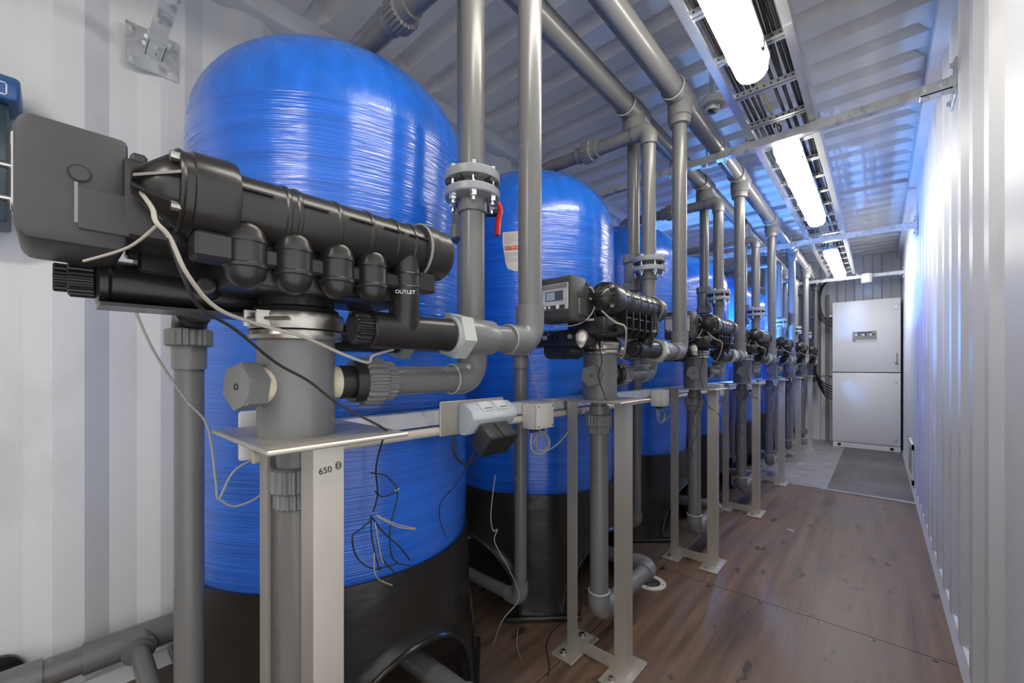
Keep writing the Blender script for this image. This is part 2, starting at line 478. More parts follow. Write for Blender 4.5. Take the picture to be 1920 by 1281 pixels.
def tray_cable(xx, zz, r, m, label, amp=0.004):
    ph = random.random()*6
    pts = [(xx+amp*math.sin(1.7*i*0.22+ph)+0.5*amp*math.sin(4.1*i*0.22+ph*2), YB+0.2+i*0.22, zz+0.0015*math.sin(i*0.9+ph)) for i in range(int((6.9-YB-0.2)/0.22))]
    mono('power_cable' if m != 'cable_yellow' else 'earth_cable', m, (xx, 0.0, zz), label, 'cable', lambda mb: mb.tube(pts, r, 7), 'cables lying in the cable tray')
for i in range(6):
    tray_cable(TX0+0.038+0.0125*i, TZ+0.032+0.004*(i % 2), 0.0055, 'cable_black', f'black cable in the tray bundle by the pipe-side rail, {labs6[i]} of six from that rail')
tray_cable(TX0+0.120, TZ+0.031, 0.0045, 'cable_yellow', 'yellow earth cable lying in the tray beside the black bundle')
for i in range(6):
    tray_cable(TX1-0.11+0.015*i, TZ+0.033+0.005*(i % 2), 0.0065, 'cable_black', f'black cable in the tray bundle by the aisle-side rail, {labs6[5-i]} of six from that rail', 0.007)
# ------------------------------------------------------------------ cross beams with wall brackets
def beam(y, label):
    z = 2.295; h = 0.0205
    t = thing('cross_beam', (XL, y, z), label, 'beam', 'galvanised strut beams spanning the container')
    def prof(m):
        a = h
        m.prism([(y-a, z-a), (y-a, z+a), (y-a+0.012, z+a), (y-a+0.012, z+a-0.003), (y-a+0.003, z+a-0.003), (y-a+0.003, z-a+0.003),
                 (y+a-0.003, z-a+0.003), (y+a-0.003, z+a-0.003), (y+a-0.012, z+a-0.003), (y+a-0.012, z+a), (y+a, z+a), (y+a, z-a)], 0, XL+0.02, XR-0.02)
    part('channel', 'galvanised', t, prof, smooth=False)
    for s, xw in ((1, XL), (-1, XR)):
        def plate(m, s=s, xw=xw):
            m.rbox((min(xw, xw+s*0.008), y-0.076, z-0.082), (max(xw, xw+s*0.008), y+0.076, z+0.072), 0.002, 1)
        p = part('wall_plate', 'galvanised', t, plate)
        def sock(m, s=s, xw=xw):
            x0, x1 = sorted((xw+s*0.006, xw+s*0.105))
            m.rbox((x0, y-h-0.006, z-h-0.006), (x1, y+h+0.006, z-h), 0.002, 1)
            m.rbox((x0, y-h-0.006, z-h-0.006), (x1, y-h, z+h), 0.002, 1)
            m.rbox((x0, y+h, z-h-0.006), (x1, y+h+0.006, z+h), 0.002, 1)
        part('beam_shoe', 'galvanised', t, sock)
        for by in (-0.055, 0.055):
            for bz in (-0.055, 0.05):
                part('bolt', 'galvanised', p, lambda m: (m.cyl((xw+s*0.008, y+by, z+bz), (xw+s*0.011, y+by, z+bz), 0.014, n=14), m.cyl((xw+s*0.011, y+by, z+bz), (xw+s*0.02, y+by, z+bz), 0.009, n=6)))
        for bx in (0.035, 0.08):
            part('bolt', 'galvanised', t, lambda m: (m.cyl((xw+s*bx, y-h-0.006, z), (xw+s*bx, y-h-0.014, z), 0.012, n=6), m.cyl((xw+s*bx, y, z-h-0.006), (xw+s*bx, y, z-h-0.012), 0.007, n=8)))
    for xp in (-0.685, -0.895):
        def ub(m, xp=xp):
            r = 0.049
            pts = [(xp-r, y, z-h-0.02), (xp-r, y, 2.363)] + [(xp-r*math.cos(math.pi*i/10), y, 2.363+r*math.sin(math.pi*i/10)) for i in range(1, 10)] + [(xp+r, y, 2.363), (xp+r, y, z-h-0.02)]
            m.tube(pts, 0.004, 8)
        part('u_bolt', 'galvanised', t, ub)
    for xp in (TX0-0.012, TX1+0.012):
        part('tray_clamp', 'galvanised', t, lambda m: (m.box((xp-0.015, y-0.03, z+h), (xp+0.015, y+0.03, z+h+0.004)), m.prism([(xp-0.012, z+h), (xp-0.008, z+h+0.05), (xp-0.012+0.02, z+h)], 1, y-0.002, y+0.002)))
    return t
for y, lb in ((0.25, 'galvanised cross beam bolted to the wall left of the nearest tank'), (2.49, 'galvanised cross beam between the first and the middle lamp'),
              (4.75, 'galvanised cross beam just past the middle lamp'), (7.03, 'galvanised cross beam in front of the end wall, above the cabinet')):
    beam(y, lb)
# ------------------------------------------------------------------ more mesh helpers
def fluted(m, p0, p1, r, d=0.004, nf=20):
    p0 = Vector(p0); p1 = Vector(p1); L_ = (p1-p0).length
    ax, u, w = MB.frame(p1-p0)
    n = nf*4; vs = []; fs = []
    secs = [(0.0, 0.90), (0.08, 1.0), (0.92, 1.0), (1.0, 0.90)]
    for t, s in secs:
        for i in range(n):
            a = 2*math.pi*i/n
            rr = (r - (d if (i % 4) in (2, 3) else 0))*s
            vs.append(p0 + ax*L_*t + (u*math.cos(a)+w*math.sin(a))*rr)
    for j in range(3):
        for i in range(n): fs.append((j*n+i, j*n+(i+1) % n, (j+1)*n+(i+1) % n, (j+1)*n+i))
    fs.append(tuple(reversed(range(n)))); fs.append(tuple(range(3*n, 4*n)))
    m._add(vs, fs)
def rprism(m, poly, axis, a, b, r=0.006, seg=2):
    t = MB(); t.prism(poly, axis, a, b)
    bm = bmesh.new(); vv = [bm.verts.new(v) for v in t.v]
    for f in t.f: bm.faces.new([vv[i] for i in f])
    bmesh.ops.recalc_face_normals(bm, faces=bm.faces[:])
    bmesh.ops.bevel(bm, geom=bm.edges[:], offset=r, segments=seg, profile=0.5, affect='EDGES')
    bm.verts.index_update()
    m._add([v.co.copy() for v in bm.verts], [[v.index for v in f.verts] for f in bm.faces]); bm.free()
def capsule(m, p, r, z0, z1, n=18):
    prof = []
    for i in range(7):
        a = math.pi/2*i/6; prof.append((max(0.0005, r*math.sin(a)), z0 + r*(1-math.cos(a))))
    prof += [(r*1.07, z0+r+0.002), (r*1.07, z0+r+0.006), (r, z0+r+0.008), (r, z1-r*1.0-0.010), (r*1.05, z1-r-0.008), (r*1.05, z1-r-0.003), (r, z1-r)]
    for i in range(1, 7):
        a = math.pi/2*i/6; prof.append((max(0.0005, r*math.cos(a)), z1-r + r*math.sin(a)))
    m.lathe([(q[0], q[1]) for q in prof], (p[0], p[1], 0), (0, 0, 1), n)
def hexcyl(m, p0, p1, r, a0=0.0):
    m.cyl(p0, p1, r, n=6, a0=a0)
def place(proto, k, label):
    """proto is built at unit 0; k = 0 uses it itself"""
    b = Vector(proto['_base'])
    o = copy_tree(proto) if k != proto.get('_k', 0) else proto
    o.location = b + Vector((0, PITCH*k, 0))
    o['label'] = label
    return o
def series(proto, fmt, ks=range(NU)):
    protok = proto.get('_k', 0)
    out = []
    for k in ks:
        if k == protok: continue
        out.append(place(proto, k, fmt(k)))
    proto['label'] = fmt(protok)
    if protok: proto.location = Vector(proto['_base']) + Vector((0, PITCH*protok, 0))
    return out
# ------------------------------------------------------------------ tanks
TXc, TYc, TR = -1.444, 0.694, 0.447
tank = thing('water_tank', (TXc, TYc, 0), '', 'tank', 'blue pressure tanks in a row along the wall')
def vessel(m):
    prof = [(0.30, 0.40), (0.40, 0.45), (TR-0.012, 0.515), (TR-0.003, 0.56), (TR, 0.62), (TR, 1.0), (TR, 1.4), (TR, 1.78), (TR-0.004, 1.825)]
    m.lathe(prof, (TXc, TYc, 0), n=72, caps=False)
part('vessel', 'blue_grp', tank, vessel, ang=60)
def dome(m):
    prof = [(TR-0.004, 1.825)]
    a_, b_ = TR-0.004, 0.325
    for i in range(1, 19):
        a = math.pi/2*i/18
        prof.append((max(0.05, a_*math.cos(a)**0.86), 1.825 + b_*math.sin(a)))
    m.lathe(prof, (TXc, TYc, 0), n=72, caps=True)
part('dome', 'blue_dome', tank, dome, ang=60)
def skirt(m):
    n = 96; rows = 10; ph0 = R(33); vs = []; fs = []
    for side, dr in ((0, 0.0), (1, -0.018)):
        for i in range(n):
            a = 2*math.pi*i/n
            ph = abs(((a + math.pi/4) % (math.pi/2)) - math.pi/4)
            zb = 0.33*math.sqrt(max(0, 1-(ph/ph0)**2)) if ph < ph0 else 0.0
            for j in range(rows+1):
                z = zb + (0.545 - zb)*j/rows
                t = 1 - z/0.545
                r = TR + 0.004 + 0.020*t + dr
                if j == 0 and side == 0: r += 0.014
                if j == 1 and side == 0: r += 0.0
                vs.append((TXc + r*math.cos(a), TYc + r*math.sin(a), z))
    q = rows+1; o2 = n*q
    for i in range(n):
        i2 = (i+1) % n
        for j in range(rows):
            fs.append((i*q+j, i2*q+j, i2*q+j+1, i*q+j+1))
            fs.append((o2+i*q+j+1, o2+i2*q+j+1, o2+i2*q+j, o2+i*q+j))
        fs.append((i2*q, i*q, o2+i*q, o2+i2*q)); fs.append((i*q+rows, i2*q+rows, o2+i2*q+rows, o2+i*q+rows))
    m._add(vs, fs)
sk = part('base_skirt', 'base_black', tank, skirt, ang=50)
sk['label'] = 'matt black moulded base with arched openings'
for s in range(4):
    a0_ = R(90*s)
    def rim(m, a0_=a0_):
        pts = []
        for i in range(25):
            ph = R(33)*math.sin(math.pi/2*(-1 + 2*i/24))
            z = max(0.004, 0.33*math.sqrt(max(0, 1-(ph/R(33))**2)))
            r = TR + 0.018 + 0.020*(1-z/0.545)
            pts.append((TXc + r*math.cos(a0_+ph), TYc + r*math.sin(a0_+ph), z))
        m.tube(pts, 0.008, 8)
    part('arch_rim', 'base_black', sk, rim)
for s in range(4):
    a = R(45+90*s)
    cx_, cy_ = TXc + 0.475*math.cos(a), TYc + 0.475*math.sin(a)
    part('base_foot', 'base_black', sk, lambda m: m.rbox((-0.17, -0.022, 0.0), (0.17, 0.022, 0.022), 0.006, 1, Matrix.Translation((cx_, cy_, 0)) @ Matrix.Rotation(a+math.pi/2, 4, 'Z')))
for k_ in range(1, NU):
    place(tank, k_, f'blue pressure tank on black base, {ORD[k_]} in the row' + (', with a paper sticker' if k_ == 1 else ''))
tank['label'] = 'largest blue pressure tank on black base, nearest in the row'
# sticker on the second tank
st = thing('paper_sticker', (TXc, TYc+PITCH, 1.64), 'worn paper sticker with a red band on the second blue tank', 'sticker')
def arc_patch(m, pts, r, n=6):
    # pts: rows [(z, a_left, a_right)] in degrees
    vs = []; fs = []
    for z, a0, a1 in pts:
        for i in range(n+1):
            a = R(a0 + (a1-a0)*i/n); vs.append((TXc+r*math.cos(a), TYc+PITCH+r*math.sin(a), z))
    for j in range(len(pts)-1):
        for i in range(n): fs.append((j*(n+1)+i, j*(n+1)+i+1, (j+1)*(n+1)+i+1, (j+1)*(n+1)+i))
    m._add(vs, fs)
part('sheet', 'paper', st, lambda m: arc_patch(m, [(1.732, -68.3, -54), (1.68, -68.2, -54), (1.64, -67.4, -54), (1.59, -66.3, -54), (1.566, -65.2, -54), (1.551, -61, -55)], TR+0.0015))
part('red_band', 'print_red', st, lambda m: arc_patch(m, [(1.668, -66.8, -54.5), (1.649, -66.8, -54.5)], TR+0.0022))
part('print_lines', 'paper_print', st, lambda m: [arc_patch(m, [(z, -67, -57.5-2*(i % 3)), (z-0.0025, -67, -57.5-2*(i % 3))], TR+0.0022) for i, z in enumerate((1.722, 1.714, 1.706, 1.698, 1.690, 1.682, 1.635, 1.626, 1.617, 1.608, 1.599))], smooth=False)
a = R(-60.6)
lettering('lettering', 'ATTENTION', 0.0165, text_M((TXc+(TR+0.0028)*math.cos(a), TYc+PITCH+(TR+0.0028)*math.sin(a), 1.6585), (-math.sin(a), math.cos(a), 0), (0, 0, 1)), 'paper', st, 0.0002)
# ------------------------------------------------------------------ support stands
SY = 0.302
stand = thing('pipe_stand', (-0.80, SY, 0), '', 'stand', 'stainless pipe stands in front of the tanks')
part('top_plate', 'stainless', stand, lambda m: m.rbox((-0.965, 0.205, 0.990), (-0.655, 0.445, 0.998), 0.0025, 1))
for (x0, x1) in ((-0.925, -0.880), (-0.720, -0.672)):
    def leg(m, x0=x0, x1=x1):
        y0, y1, t = SY-0.025, SY+0.025, 0.005
        if x0 < -0.9:   # open angle, flanges towards wall side and camera side
            m.prism([(x0, y0), (x1, y0), (x1, y0+t), (x0+t, y0+t), (x0+t, y1), (x0, y1)], 2, 0.010, 0.990)
        else:
            m.prism([(x0, y0), (x1, y0), (x1, y1), (x1-t, y1), (x1-t, y0+t), (x0, y0+t)], 2, 0.010, 0.990)
    part('leg', 'stainless', stand, leg, smooth=False)
    xc = (x0+x1)/2
    ft = part('foot_plate', 'stainless', stand, lambda m: m.rbox((xc-0.048, SY-0.10, 0.0005), (xc+0.048, SY+0.10, 0.010), 0.002, 1))
    for s in (-1, 1):
        part('anchor_bolt', 'steel_shiny', ft, lambda m: (m.cyl((xc-0.012, SY+s*0.068, 0.010), (xc-0.012, SY+s*0.068, 0.0125), 0.014, n=16), hexcyl(m, (xc-0.012, SY+s*0.068, 0.0125), (xc-0.012, SY+s*0.068, 0.021), 0.010)))
part('bottom_rail', 'stainless', stand, lambda m: (m.box((-0.920, SY-0.021, 0.011), (-0.675, SY-0.016, 0.058)),), smooth=False)
def stand_label(k): return f'stainless steel pipe stand with two angle legs, {ORD[k]} from the camera'
for k_ in range(1, NU): place(stand, k_, stand_label(k_))
stand['label'] = 'stainless pipe stand marked 650, nearest the camera'
# handwriting on the nearest stand
lettering('handwriting', '650', 0.0145, text_M((-0.6712, SY-0.006, 0.951), (0, 1, 0.05), (0.0, -0.05, 1)), 'print_black', stand, 0.0002)
part('handwriting', 'print_black', stand, lambda m: [m.ring((-0.6714, SY+0.0155, 0.954+dz), (1, 0, 0), 0.0042, 0.0007, 14, 5) for dz in (0, 0.0035)])
# ------------------------------------------------------------------ canisters below the valves
CX, CY = -0.790, 0.297
can = thing('inlet_canister', (CX, CY, 0.998), '', 'canister', 'grey canisters under the control valves')
part('shell', 'pvc_fitting', can, lambda m: m.lathe([(0.0635, 0.998), (0.0635, 1.168)], (CX, CY, 0), n=40), ang=40)
part('flange_ring', 'steel_worn', can, lambda m: m.lathe([(0.065, 1.165), (0.075, 1.168), (0.077, 1.174), (0.075, 1.182)], (CX, CY, 0), n=40))
pl = part('threaded_plug', 'pvc_fitting', can, lambda m: (hexcyl(m, (CX+0.014, CY-0.070, 1.088), (CX+0.023, CY-0.100, 1.088), 0.040, 0.3), m.cyl((CX+0.023, CY-0.100, 1.088), (CX+0.0233, CY-0.101, 1.088), 0.034)))
part('plug_mark', 'print_black', pl, lambda m: m.ring((CX+0.0234, CY-0.1013, 1.088), (-0.3, 1, 0), 0.0045, 0.0012, 12, 5))
part('sealing_tape', 'tape', can, lambda m: (m.cyl((CX+0.010, CY-0.056, 1.088), (CX+0.015, CY-0.072, 1.088), 0.033), m.cyl((CX+0.004, CY+0.055, 1.09), (CX+0.006, CY+0.074, 1.09), 0.031)))
for k_ in range(1, NU): place(can, k_, f'grey cylindrical canister with hex plug on the stand, {ORD[k_]} in the row')
can['label'] = 'large grey cylindrical canister with hex plug, nearest the camera'
# ------------------------------------------------------------------ control valves
VX, VZ = -0.668, 1.343
def control_valve(near):
    t = thing('control_valve', (CX, CY, 1.18), '', 'valve', 'black control valve heads on the canisters')
    k = 'valve_black'
    # clamp between canister and valve
    cl = part('clamp_band', 'steel_worn', t, lambda m: m.lathe([(0.070, 1.183), (0.077, 1.185), (0.079, 1.195), (0.079, 1.208), (0.077, 1.213), (0.070, 1.214)], (CX, CY, 0), n=40))
    part('clamp_screw', 'steel_worn', cl, lambda m: (m.cyl((CX+0.025, CY-0.086, 1.199), (CX+0.078, CY-0.042, 1.199), 0.003, n=8), m.box((CX+0.020, CY-0.091, 1.186), (CX+0.027, CY-0.071, 1.212)), m.box((CX+0.042, CY-0.080, 1.186), (CX+0.049, CY-0.056, 1.212))))
    part('neck', k, t, lambda m: m.lathe([(0.071, 1.2145), (0.069, 1.222), (0.062, 1.226), (0.062, 1.245)], (CX, CY, 0), n=32))
    # barrel
    def barrel(m):
        pr = [(0.043, 0.0)]
        for q in (0.06, 0.075, 0.135, 0.19, 0.24, 0.275):
            pr += [(0.0442, q-0.002), (0.0462, q), (0.0462, q+0.004), (0.0442, q+0.006)]
        pr += [(0.043, 0.302)]
        m.lathe(pr, (VX, 0.164, VZ), (0, 1, 0), 40)
    br = part('barrel', k, t, barrel)
    part('collar', k, t, lambda m: m.lathe([(0.047, 0), (0.054, 0.003), (0.0555, 0.042), (0.054, 0.050), (0.044, 0.053)], (VX, 0.114, VZ), (0, 1, 0), 40))
    part('end_collar', k, t, lambda m: m.lathe([(0.044, 0), (0.0505, 0.003), (0.0515, 0.026), (0.049, 0.028), (0.049, 0.058), (0.043, 0.066), (0.036, 0.068)], (VX, 0.464, VZ), (0, 1, 0), 40))
    part('retaining_clip', 'panel_grey', t, lambda m: m.ring((VX, 0.470, VZ), (0, 1, 0), 0.0508, 0.003, 32, 6))
    cap = part('end_cap', k, t, lambda m: m.lathe([(0.010, 0.0), (0.020, 0.004), (0.030, 0.012), (0.037, 0.022), (0.040, 0.032), (0.051, 0.034), (0.051, 0.046)], (VX, 0.070, VZ), (0, 1, 0), 40))
    for i in range(8):
        a = math.pi*2*i/8 + 0.2
        def rib(m, a=a):
            e = Vector((math.cos(a), 0, math.sin(a))); s_ = Vector((-math.sin(a), 0, math.cos(a)))*0.0019
            c = Vector((VX, 0, VZ))
            P = [c+e*0.003+Vector((0, .062, 0)), c+e*0.015+Vector((0, .063, 0)), c+e*0.050+Vector((0, .102, 0)), c+e*0.050+Vector((0, .108, 0)), c+e*0.003+Vector((0, .095, 0))]
            m._add([p+s_ for p in P]+[p-s_ for p in P], [(0,1,2,3,4), (9,8,7,6,5)]+[(i_, (i_+1) % 5, (i_+1) % 5+5, i_+5) for i_ in range(5)])
        part('rib', k, cap, rib, smooth=False)
    for a in (0.75, 2.4, 3.9, 5.6):
        part('bolt', 'steel_worn', cap, lambda m: m.cyl((VX+0.046*math.cos(a), 0.106, VZ+0.046*math.sin(a)), (VX+0.046*math.cos(a), 0.094, VZ+0.046*math.sin(a)), 0.0062, n=10))
    part('cap_rim', k, cap, lambda m: m.ring((VX, 0.105, VZ), (0, 1, 0), 0.0500, 0.0030, 36, 6))
    for yy in (0.185, 0.262, 0.335, 0.395, 0.445):
        part('ridge', k, br, lambda m: m.box((VX+0.0415, yy-0.019, VZ+0.012), (VX+0.0455, yy+0.019, VZ+0.0145)))
    # gear motor between control box and barrel
    part('motor_housing', k, t, lambda m: (m.rbox((-0.800, 0.058, 1.285), (-0.700, 0.150, 1.385), 0.008), m.rbox((-0.715, 0.085, 1.30), (-0.66, 0.135, 1.375), 0.006)))
    part('hinge', k, t, lambda m: m.rbox((-0.722, 0.066, 1.355), (-0.702, 0.082, 1.392), 0.003, 1))
    # control box
    bx = part('control_box', 'box_black', t, lambda m: rprism(m, [(-0.021, 1.264), (-0.029, 1.276), (-0.029, 1.392), (-0.022, 1.406), (0.064, 1.406), (0.064, 1.272), (0.056, 1.264)], 0, -0.845, -0.706, 0.007, 2))
    part('side_panel', 'box_black', bx, lambda m: m.rbox((-0.7075, 0.020, 1.283), (-0.7025, 0.0655, 1.334), 0.0015, 1))
    part('side_recess', 'dark_gap', bx, lambda m: m.cyl((-0.7065, 0.0215, 1.349), (-0.7052, 0.0215, 1.349), 0.0105, n=20))
    part('side_button', 'box_black', bx, lambda m: m.cyl((-0.7065, 0.0215, 1.349), (-0.7038, 0.0215, 1.349), 0.0085, n=20))
    part('side_strip', 'panel_grey', bx, lambda m: m.box((-0.7065, 0.017, 1.290), (-0.7040, 0.0200, 1.338)))
    fp = part('front_panel', 'panel_pale', bx, lambda m: m.rbox((-0.838, -0.0305, 1.300), (-0.714, -0.027, 1.382), 0.0015, 1))
    part('header_band', 'panel_grey', fp, lambda m: m.box((-0.836, -0.0311, 1.366), (-0.716, -0.0304, 1.380)))
    part('screen', 'lcd', fp, lambda m: m.box((-0.800, -0.0312, 1.328), (-0.732, -0.0304, 1.359)))
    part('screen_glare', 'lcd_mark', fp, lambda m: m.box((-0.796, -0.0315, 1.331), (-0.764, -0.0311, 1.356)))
    part('key_band', 'box_black', fp, lambda m: m.box((-0.836, -0.0311, 1.301), (-0.726, -0.0304, 1.314)))
    for xb, rb in ((-0.818, .0038), (-0.802, .0052), (-0.785, .0042), (-0.752, .0066)):
        part('key', 'white_plastic', fp, lambda m: m.cyl((xb, -0.0308, 1.3085), (xb, -0.0325, 1.3085), rb, n=14))
    if near:
        part('manifold_block', k, t, lambda m: (m.rbox((-0.840, 0.165, 1.238), (-0.668, 0.470, 1.312), 0.008), m.rbox((-0.80, 0.18, 1.245), (-0.70, 0.46, 1.335), 0.006)))
        for i, yy in enumerate((0.178, 0.240, 0.306, 0.366)):
            part('chamber', k, t, lambda m: capsule(m, (-0.652, yy), 0.0258, 1.228, 1.324, 24))
        part('chamber_link', k, t, lambda m: m.rbox((-0.672, 0.130, 1.262), (-0.646, 0.470, 1.288), 0.004, 1))
        part('side_lug', k, t, lambda m: m.rbox((-0.675, 0.118, 1.258), (-0.632, 0.160, 1.293), 0.004, 1))
    else:
        part('manifold_block', k, t, lambda m: (m.rbox((-0.840, 0.150, 1.228), (-0.672, 0.480, 1.320), 0.008), m.rbox((-0.80, 0.092, 1.228), (-0.655, 0.20, 1.285), 0.006)))
        for i in range(6):
            yy = 0.205 + i*0.052
            part('fin', k, t, lambda m: m.prism([(-0.69, 1.320), (-0.636, 1.322), (-0.634, 1.246), (-0.652, 1.226), (-0.69, 1.226)], 1, yy-0.0025, yy+0.0025), smooth=False)
        part('fin_rail', k, t, lambda m: m.box((-0.68, 0.205, 1.286), (-0.639, 0.465, 1.291)), smooth=False)
        part('fin_rail', k, t, lambda m: m.box((-0.68, 0.205, 1.250), (-0.640, 0.465, 1.255)), smooth=False)
        part('port_tube', k, t, lambda m: m.cyl((-0.675, 0.172, 1.250), (-0.622, 0.138, 1.243), 0.0145, n=18))
        part('port_bore', 'dark_gap', t, lambda m: m.cyl((-0.6225, 0.1383, 1.2431), (-0.6212, 0.1375, 1.2429), 0.010, n=16))
        part('name_tag', 'print_white', t, lambda m: m.box((-0.72, 0.0912, 1.272), (-0.695, 0.0918, 1.278)))
    # outlet elbow and service tee
    part('outlet_neck', k, t, lambda m: (m.tube(smooth_path([(-0.654, 0.437, 1.322), (-0.656, 0.438, 1.285), (-0.662, 0.441, 1.252), (-0.676, 0.447, 1.218), (-0.688, 0.452, 1.195)], 4), 0.027, 24, rs=[0.0255]*5+[0.0255, 0.026, 0.0265, 0.0265, 0.027, 0.027, 0.028, 0.029, 0.030, 0.031, 0.032, 0.033]),))
    part('neck_band', k, t, lambda m: (m.ring((-0.6555, 0.4375, 1.290), (0, 0, 1), 0.0262, 0.0016, 24, 6), m.ring((-0.659, 0.4395, 1.264), (0.1, 0, -1), 0.0268, 0.0016, 24, 6)))
    part('neck_lug', k, t, lambda m: m.rbox((-0.675, 0.455, 1.262), (-0.640, 0.495, 1.300), 0.003, 1))
    part('outlet_tee', k, t, lambda m: m.lathe([(0.030, 0), (0.034, 0.004), (0.034, 0.18), (0.036, 0.185), (0.036, 0.195)], (-0.690, 0.380, 1.188), (0, 1, 0), 28))
    part('tee_plug', k, t, lambda m: (fluted(m, (-0.690, 0.350, 1.188), (-0.690, 0.382, 1.188), 0.028, 0.003, 18),))
    part('plug_bore', 'dark_gap', t, lambda m: m.cyl((-0.690, 0.3490, 1.188), (-0.690, 0.3500, 1.188), 0.020, n=16))
    part('outlet_nut', 'nut_grey', t, lambda m: (hexcyl(m, (-0.690, 0.572, 1.188), (-0.690, 0.606, 1.188), 0.052, 0.25), m.cyl((-0.690, 0.565, 1.188), (-0.690, 0.572, 1.188), 0.041)))
    lettering('lettering', 'OUTLET', 0.0095, text_M((-0.636, 0.4235, 1.2545), (0.57, 0.82, 0), (-0.2, 0.02, 1)), 'print_white', t, 0.0003)
    # inlet at the back
    part('inlet_neck', k, t, lambda m: m.cyl((-0.80, 0.44, 1.29), (-0.900, 0.470, 1.195), 0.027))
    part('inlet_tee', k, t, lambda m: m.lathe([(0.030, 0), (0.034, 0.004), (0.034, 0.19)], (-0.905, 0.390, 1.188), (0, 1, 0), 24))
    part('inlet_nut', 'nut_grey', t, lambda m: hexcyl(m, (-0.905, 0.575, 1.188), (-0.905, 0.606, 1.188), 0.050, 0.25))
    # injector body on the wall side
    if near:
        inj = part('injector_body', k, t, lambda m: (m.lathe([(0.030, 0), (0.037, 0.003), (0.037, 0.012), (0.034, 0.016), (0.034, 0.235)], (-0.865, 0.042, 1.247), (0, 1, 0), 28), m.rbox((-0.885, 0.085, 1.262), (-0.825, 0.20, 1.302), 0.004, 1), m.box((-0.905, 0.045, 1.2085), (-0.825, 0.27, 1.2135))))
        part('drain_plug', k, inj, lambda m: (fluted(m, (-0.868, 0.015, 1.247), (-0.865, 0.044, 1.247), 0.026, 0.0015, 22),))
        part('plug_end', k, inj, lambda m: fluted(m, (-0.868, 0.0, 1.247), (-0.868, 0.018, 1.247), 0.020, 0.0015, 18))
        part('hose_barb', k, inj, lambda m: m.lathe([(0.009, 0), (0.0125, 0.002), (0.0125, 0.02), (0.015, 0.035), (0.015, 0.07)], (-0.745, 0.152, 1.241), (-0.85, 0.25, 0.03), 18))
        part('hose_bore', 'dark_gap', inj, lambda m: m.cyl((-0.7452, 0.1521, 1.241), (-0.7444, 0.1518, 1.241), 0.0080, n=16))
        part('lug', k, inj, lambda m: m.rbox((-0.85, 0.072, 1.283), (-0.825, 0.088, 1.297), 0.003, 1))
    else:
        inj = part('injector_body', k, t, lambda m: (m.rbox((-0.96, 0.088, 1.190), (-0.745, 0.20, 1.250), 0.010),))
        for xb in (-0.885, -0.83):
            part('injector_cup', k, inj, lambda m: m.cyl((xb, 0.11, 1.178), (xb, 0.20, 1.178), 0.030))
        for xb in (-0.930, -0.889, -0.843, -0.782):
            part('port_ring', k, inj, lambda m: (m.ring((xb, 0.087, 1.223), (0, 1, 0), 0.016, 0.0035, 20, 6),))
            part('port_core', 'cable_grey' if xb in (-0.889, -0.782) else k, inj, lambda m: m.cyl((xb, 0.078, 1.223), (xb, 0.09, 1.223), 0.008, n=12))
        part('wrapped_fitting', 'clear_bag', inj, lambda m: (m.tube([(-0.745, 0.11, 1.225), (-0.735, 0.082, 1.226), (-0.722, 0.055, 1.214), (-0.714, 0.045, 1.196), (-0.712, 0.042, 1.182)], 0.02, 10, rs=[0.018, 0.020, 0.020, 0.014, 0.005]),))
    # drain elbow to the tank side
    part('drain_elbow', k, t, lambda m: m.elbow((-1.10, 0.195, 1.232), (-1, 0, 0), (0, 0, -1), 0.031, 20, 0.012))
    part('drain_stub', k, t, lambda m: m.cyl((-1.06, 0.195, 1.232), (-0.89, 0.20, 1.232), 0.022))
    return t
v0 = control_valve(True)
v0['label'] = 'big black control valve with domed chambers and blank box side, nearest the camera'
v1 = control_valve(False); v1['_k'] = 1
v1.location = Vector(v1['_base']) + Vector((0, PITCH, 0))
for k_ in range(2, NU): place(v1, k_, f'black finned control valve with display box, {ORD[k_]} in the row')
v1['label'] = 'black finned control valve with pale display panel, second in the row'
# ------------------------------------------------------------------ pipe runs of every unit
def bolts_on(flange, cx, cy, r, n=6, a0=0.35):
    for i in range(n):
        a = a0 + 2*math.pi*i/n
        x, y = cx+r*math.cos(a), cy+r*math.sin(a)
        part('bolt', 'steel_shiny', flange, lambda m: (m.cyl((x, y, 1.528), (x, y, 1.622), 0.0055, n=10), hexcyl(m, (x, y, 1.538), (x, y, 1.549), 0.0105), hexcyl(m, (x, y, 1.6145), (x, y, 1.624), 0.0095), m.cyl((x, y, 1.549), (x, y, 1.5505), 0.0125, n=14)))
PR = 0.0315
# tank feed: tank top -> branch -> flanged drop -> canister
FX, FY, FZ, BZ = -0.782, 0.722, 1.09, 2.200
feed = thing('tank_feed_pipe', (FX, FY, 1.09), '', 'pipe', 'flanged pipes from the tank tops to the canisters')
part('drop_pipe', 'pvc', feed, lambda m: (m.cyl((FX, FY, 1.60), (FX, FY, BZ-0.05), PR), m.cyl((FX, FY, FZ+0.05), (FX, FY, 1.53), PR)))
part('top_elbow', 'pvc_fitting', feed, lambda m: m.elbow((FX, FY, BZ), (1, 0, 0), (0, 0, -1), 0.038, 24, 0.028))
part('branch_pipe', 'pvc', feed, lambda m: m.cyl((TXc+0.05, TYc+0.012, BZ), (FX-0.05, FY, BZ), PR))
part('tank_elbow', 'pvc_fitting', feed, lambda m: (m.elbow((TXc, TYc+0.012, BZ), (0, 0, 1), (1, 0, 0), 0.038, 24, 0.02), m.cyl((TXc, TYc+0.012, BZ-0.085), (TXc, TYc+0.012, BZ-0.055), 0.055)))
un = part('union_nut', 'pvc_fitting', feed, lambda m: (fluted(m, (-1.115, FY-0.012, BZ), (-1.065, FY-0.012, BZ), 0.053, 0.004, 24),))
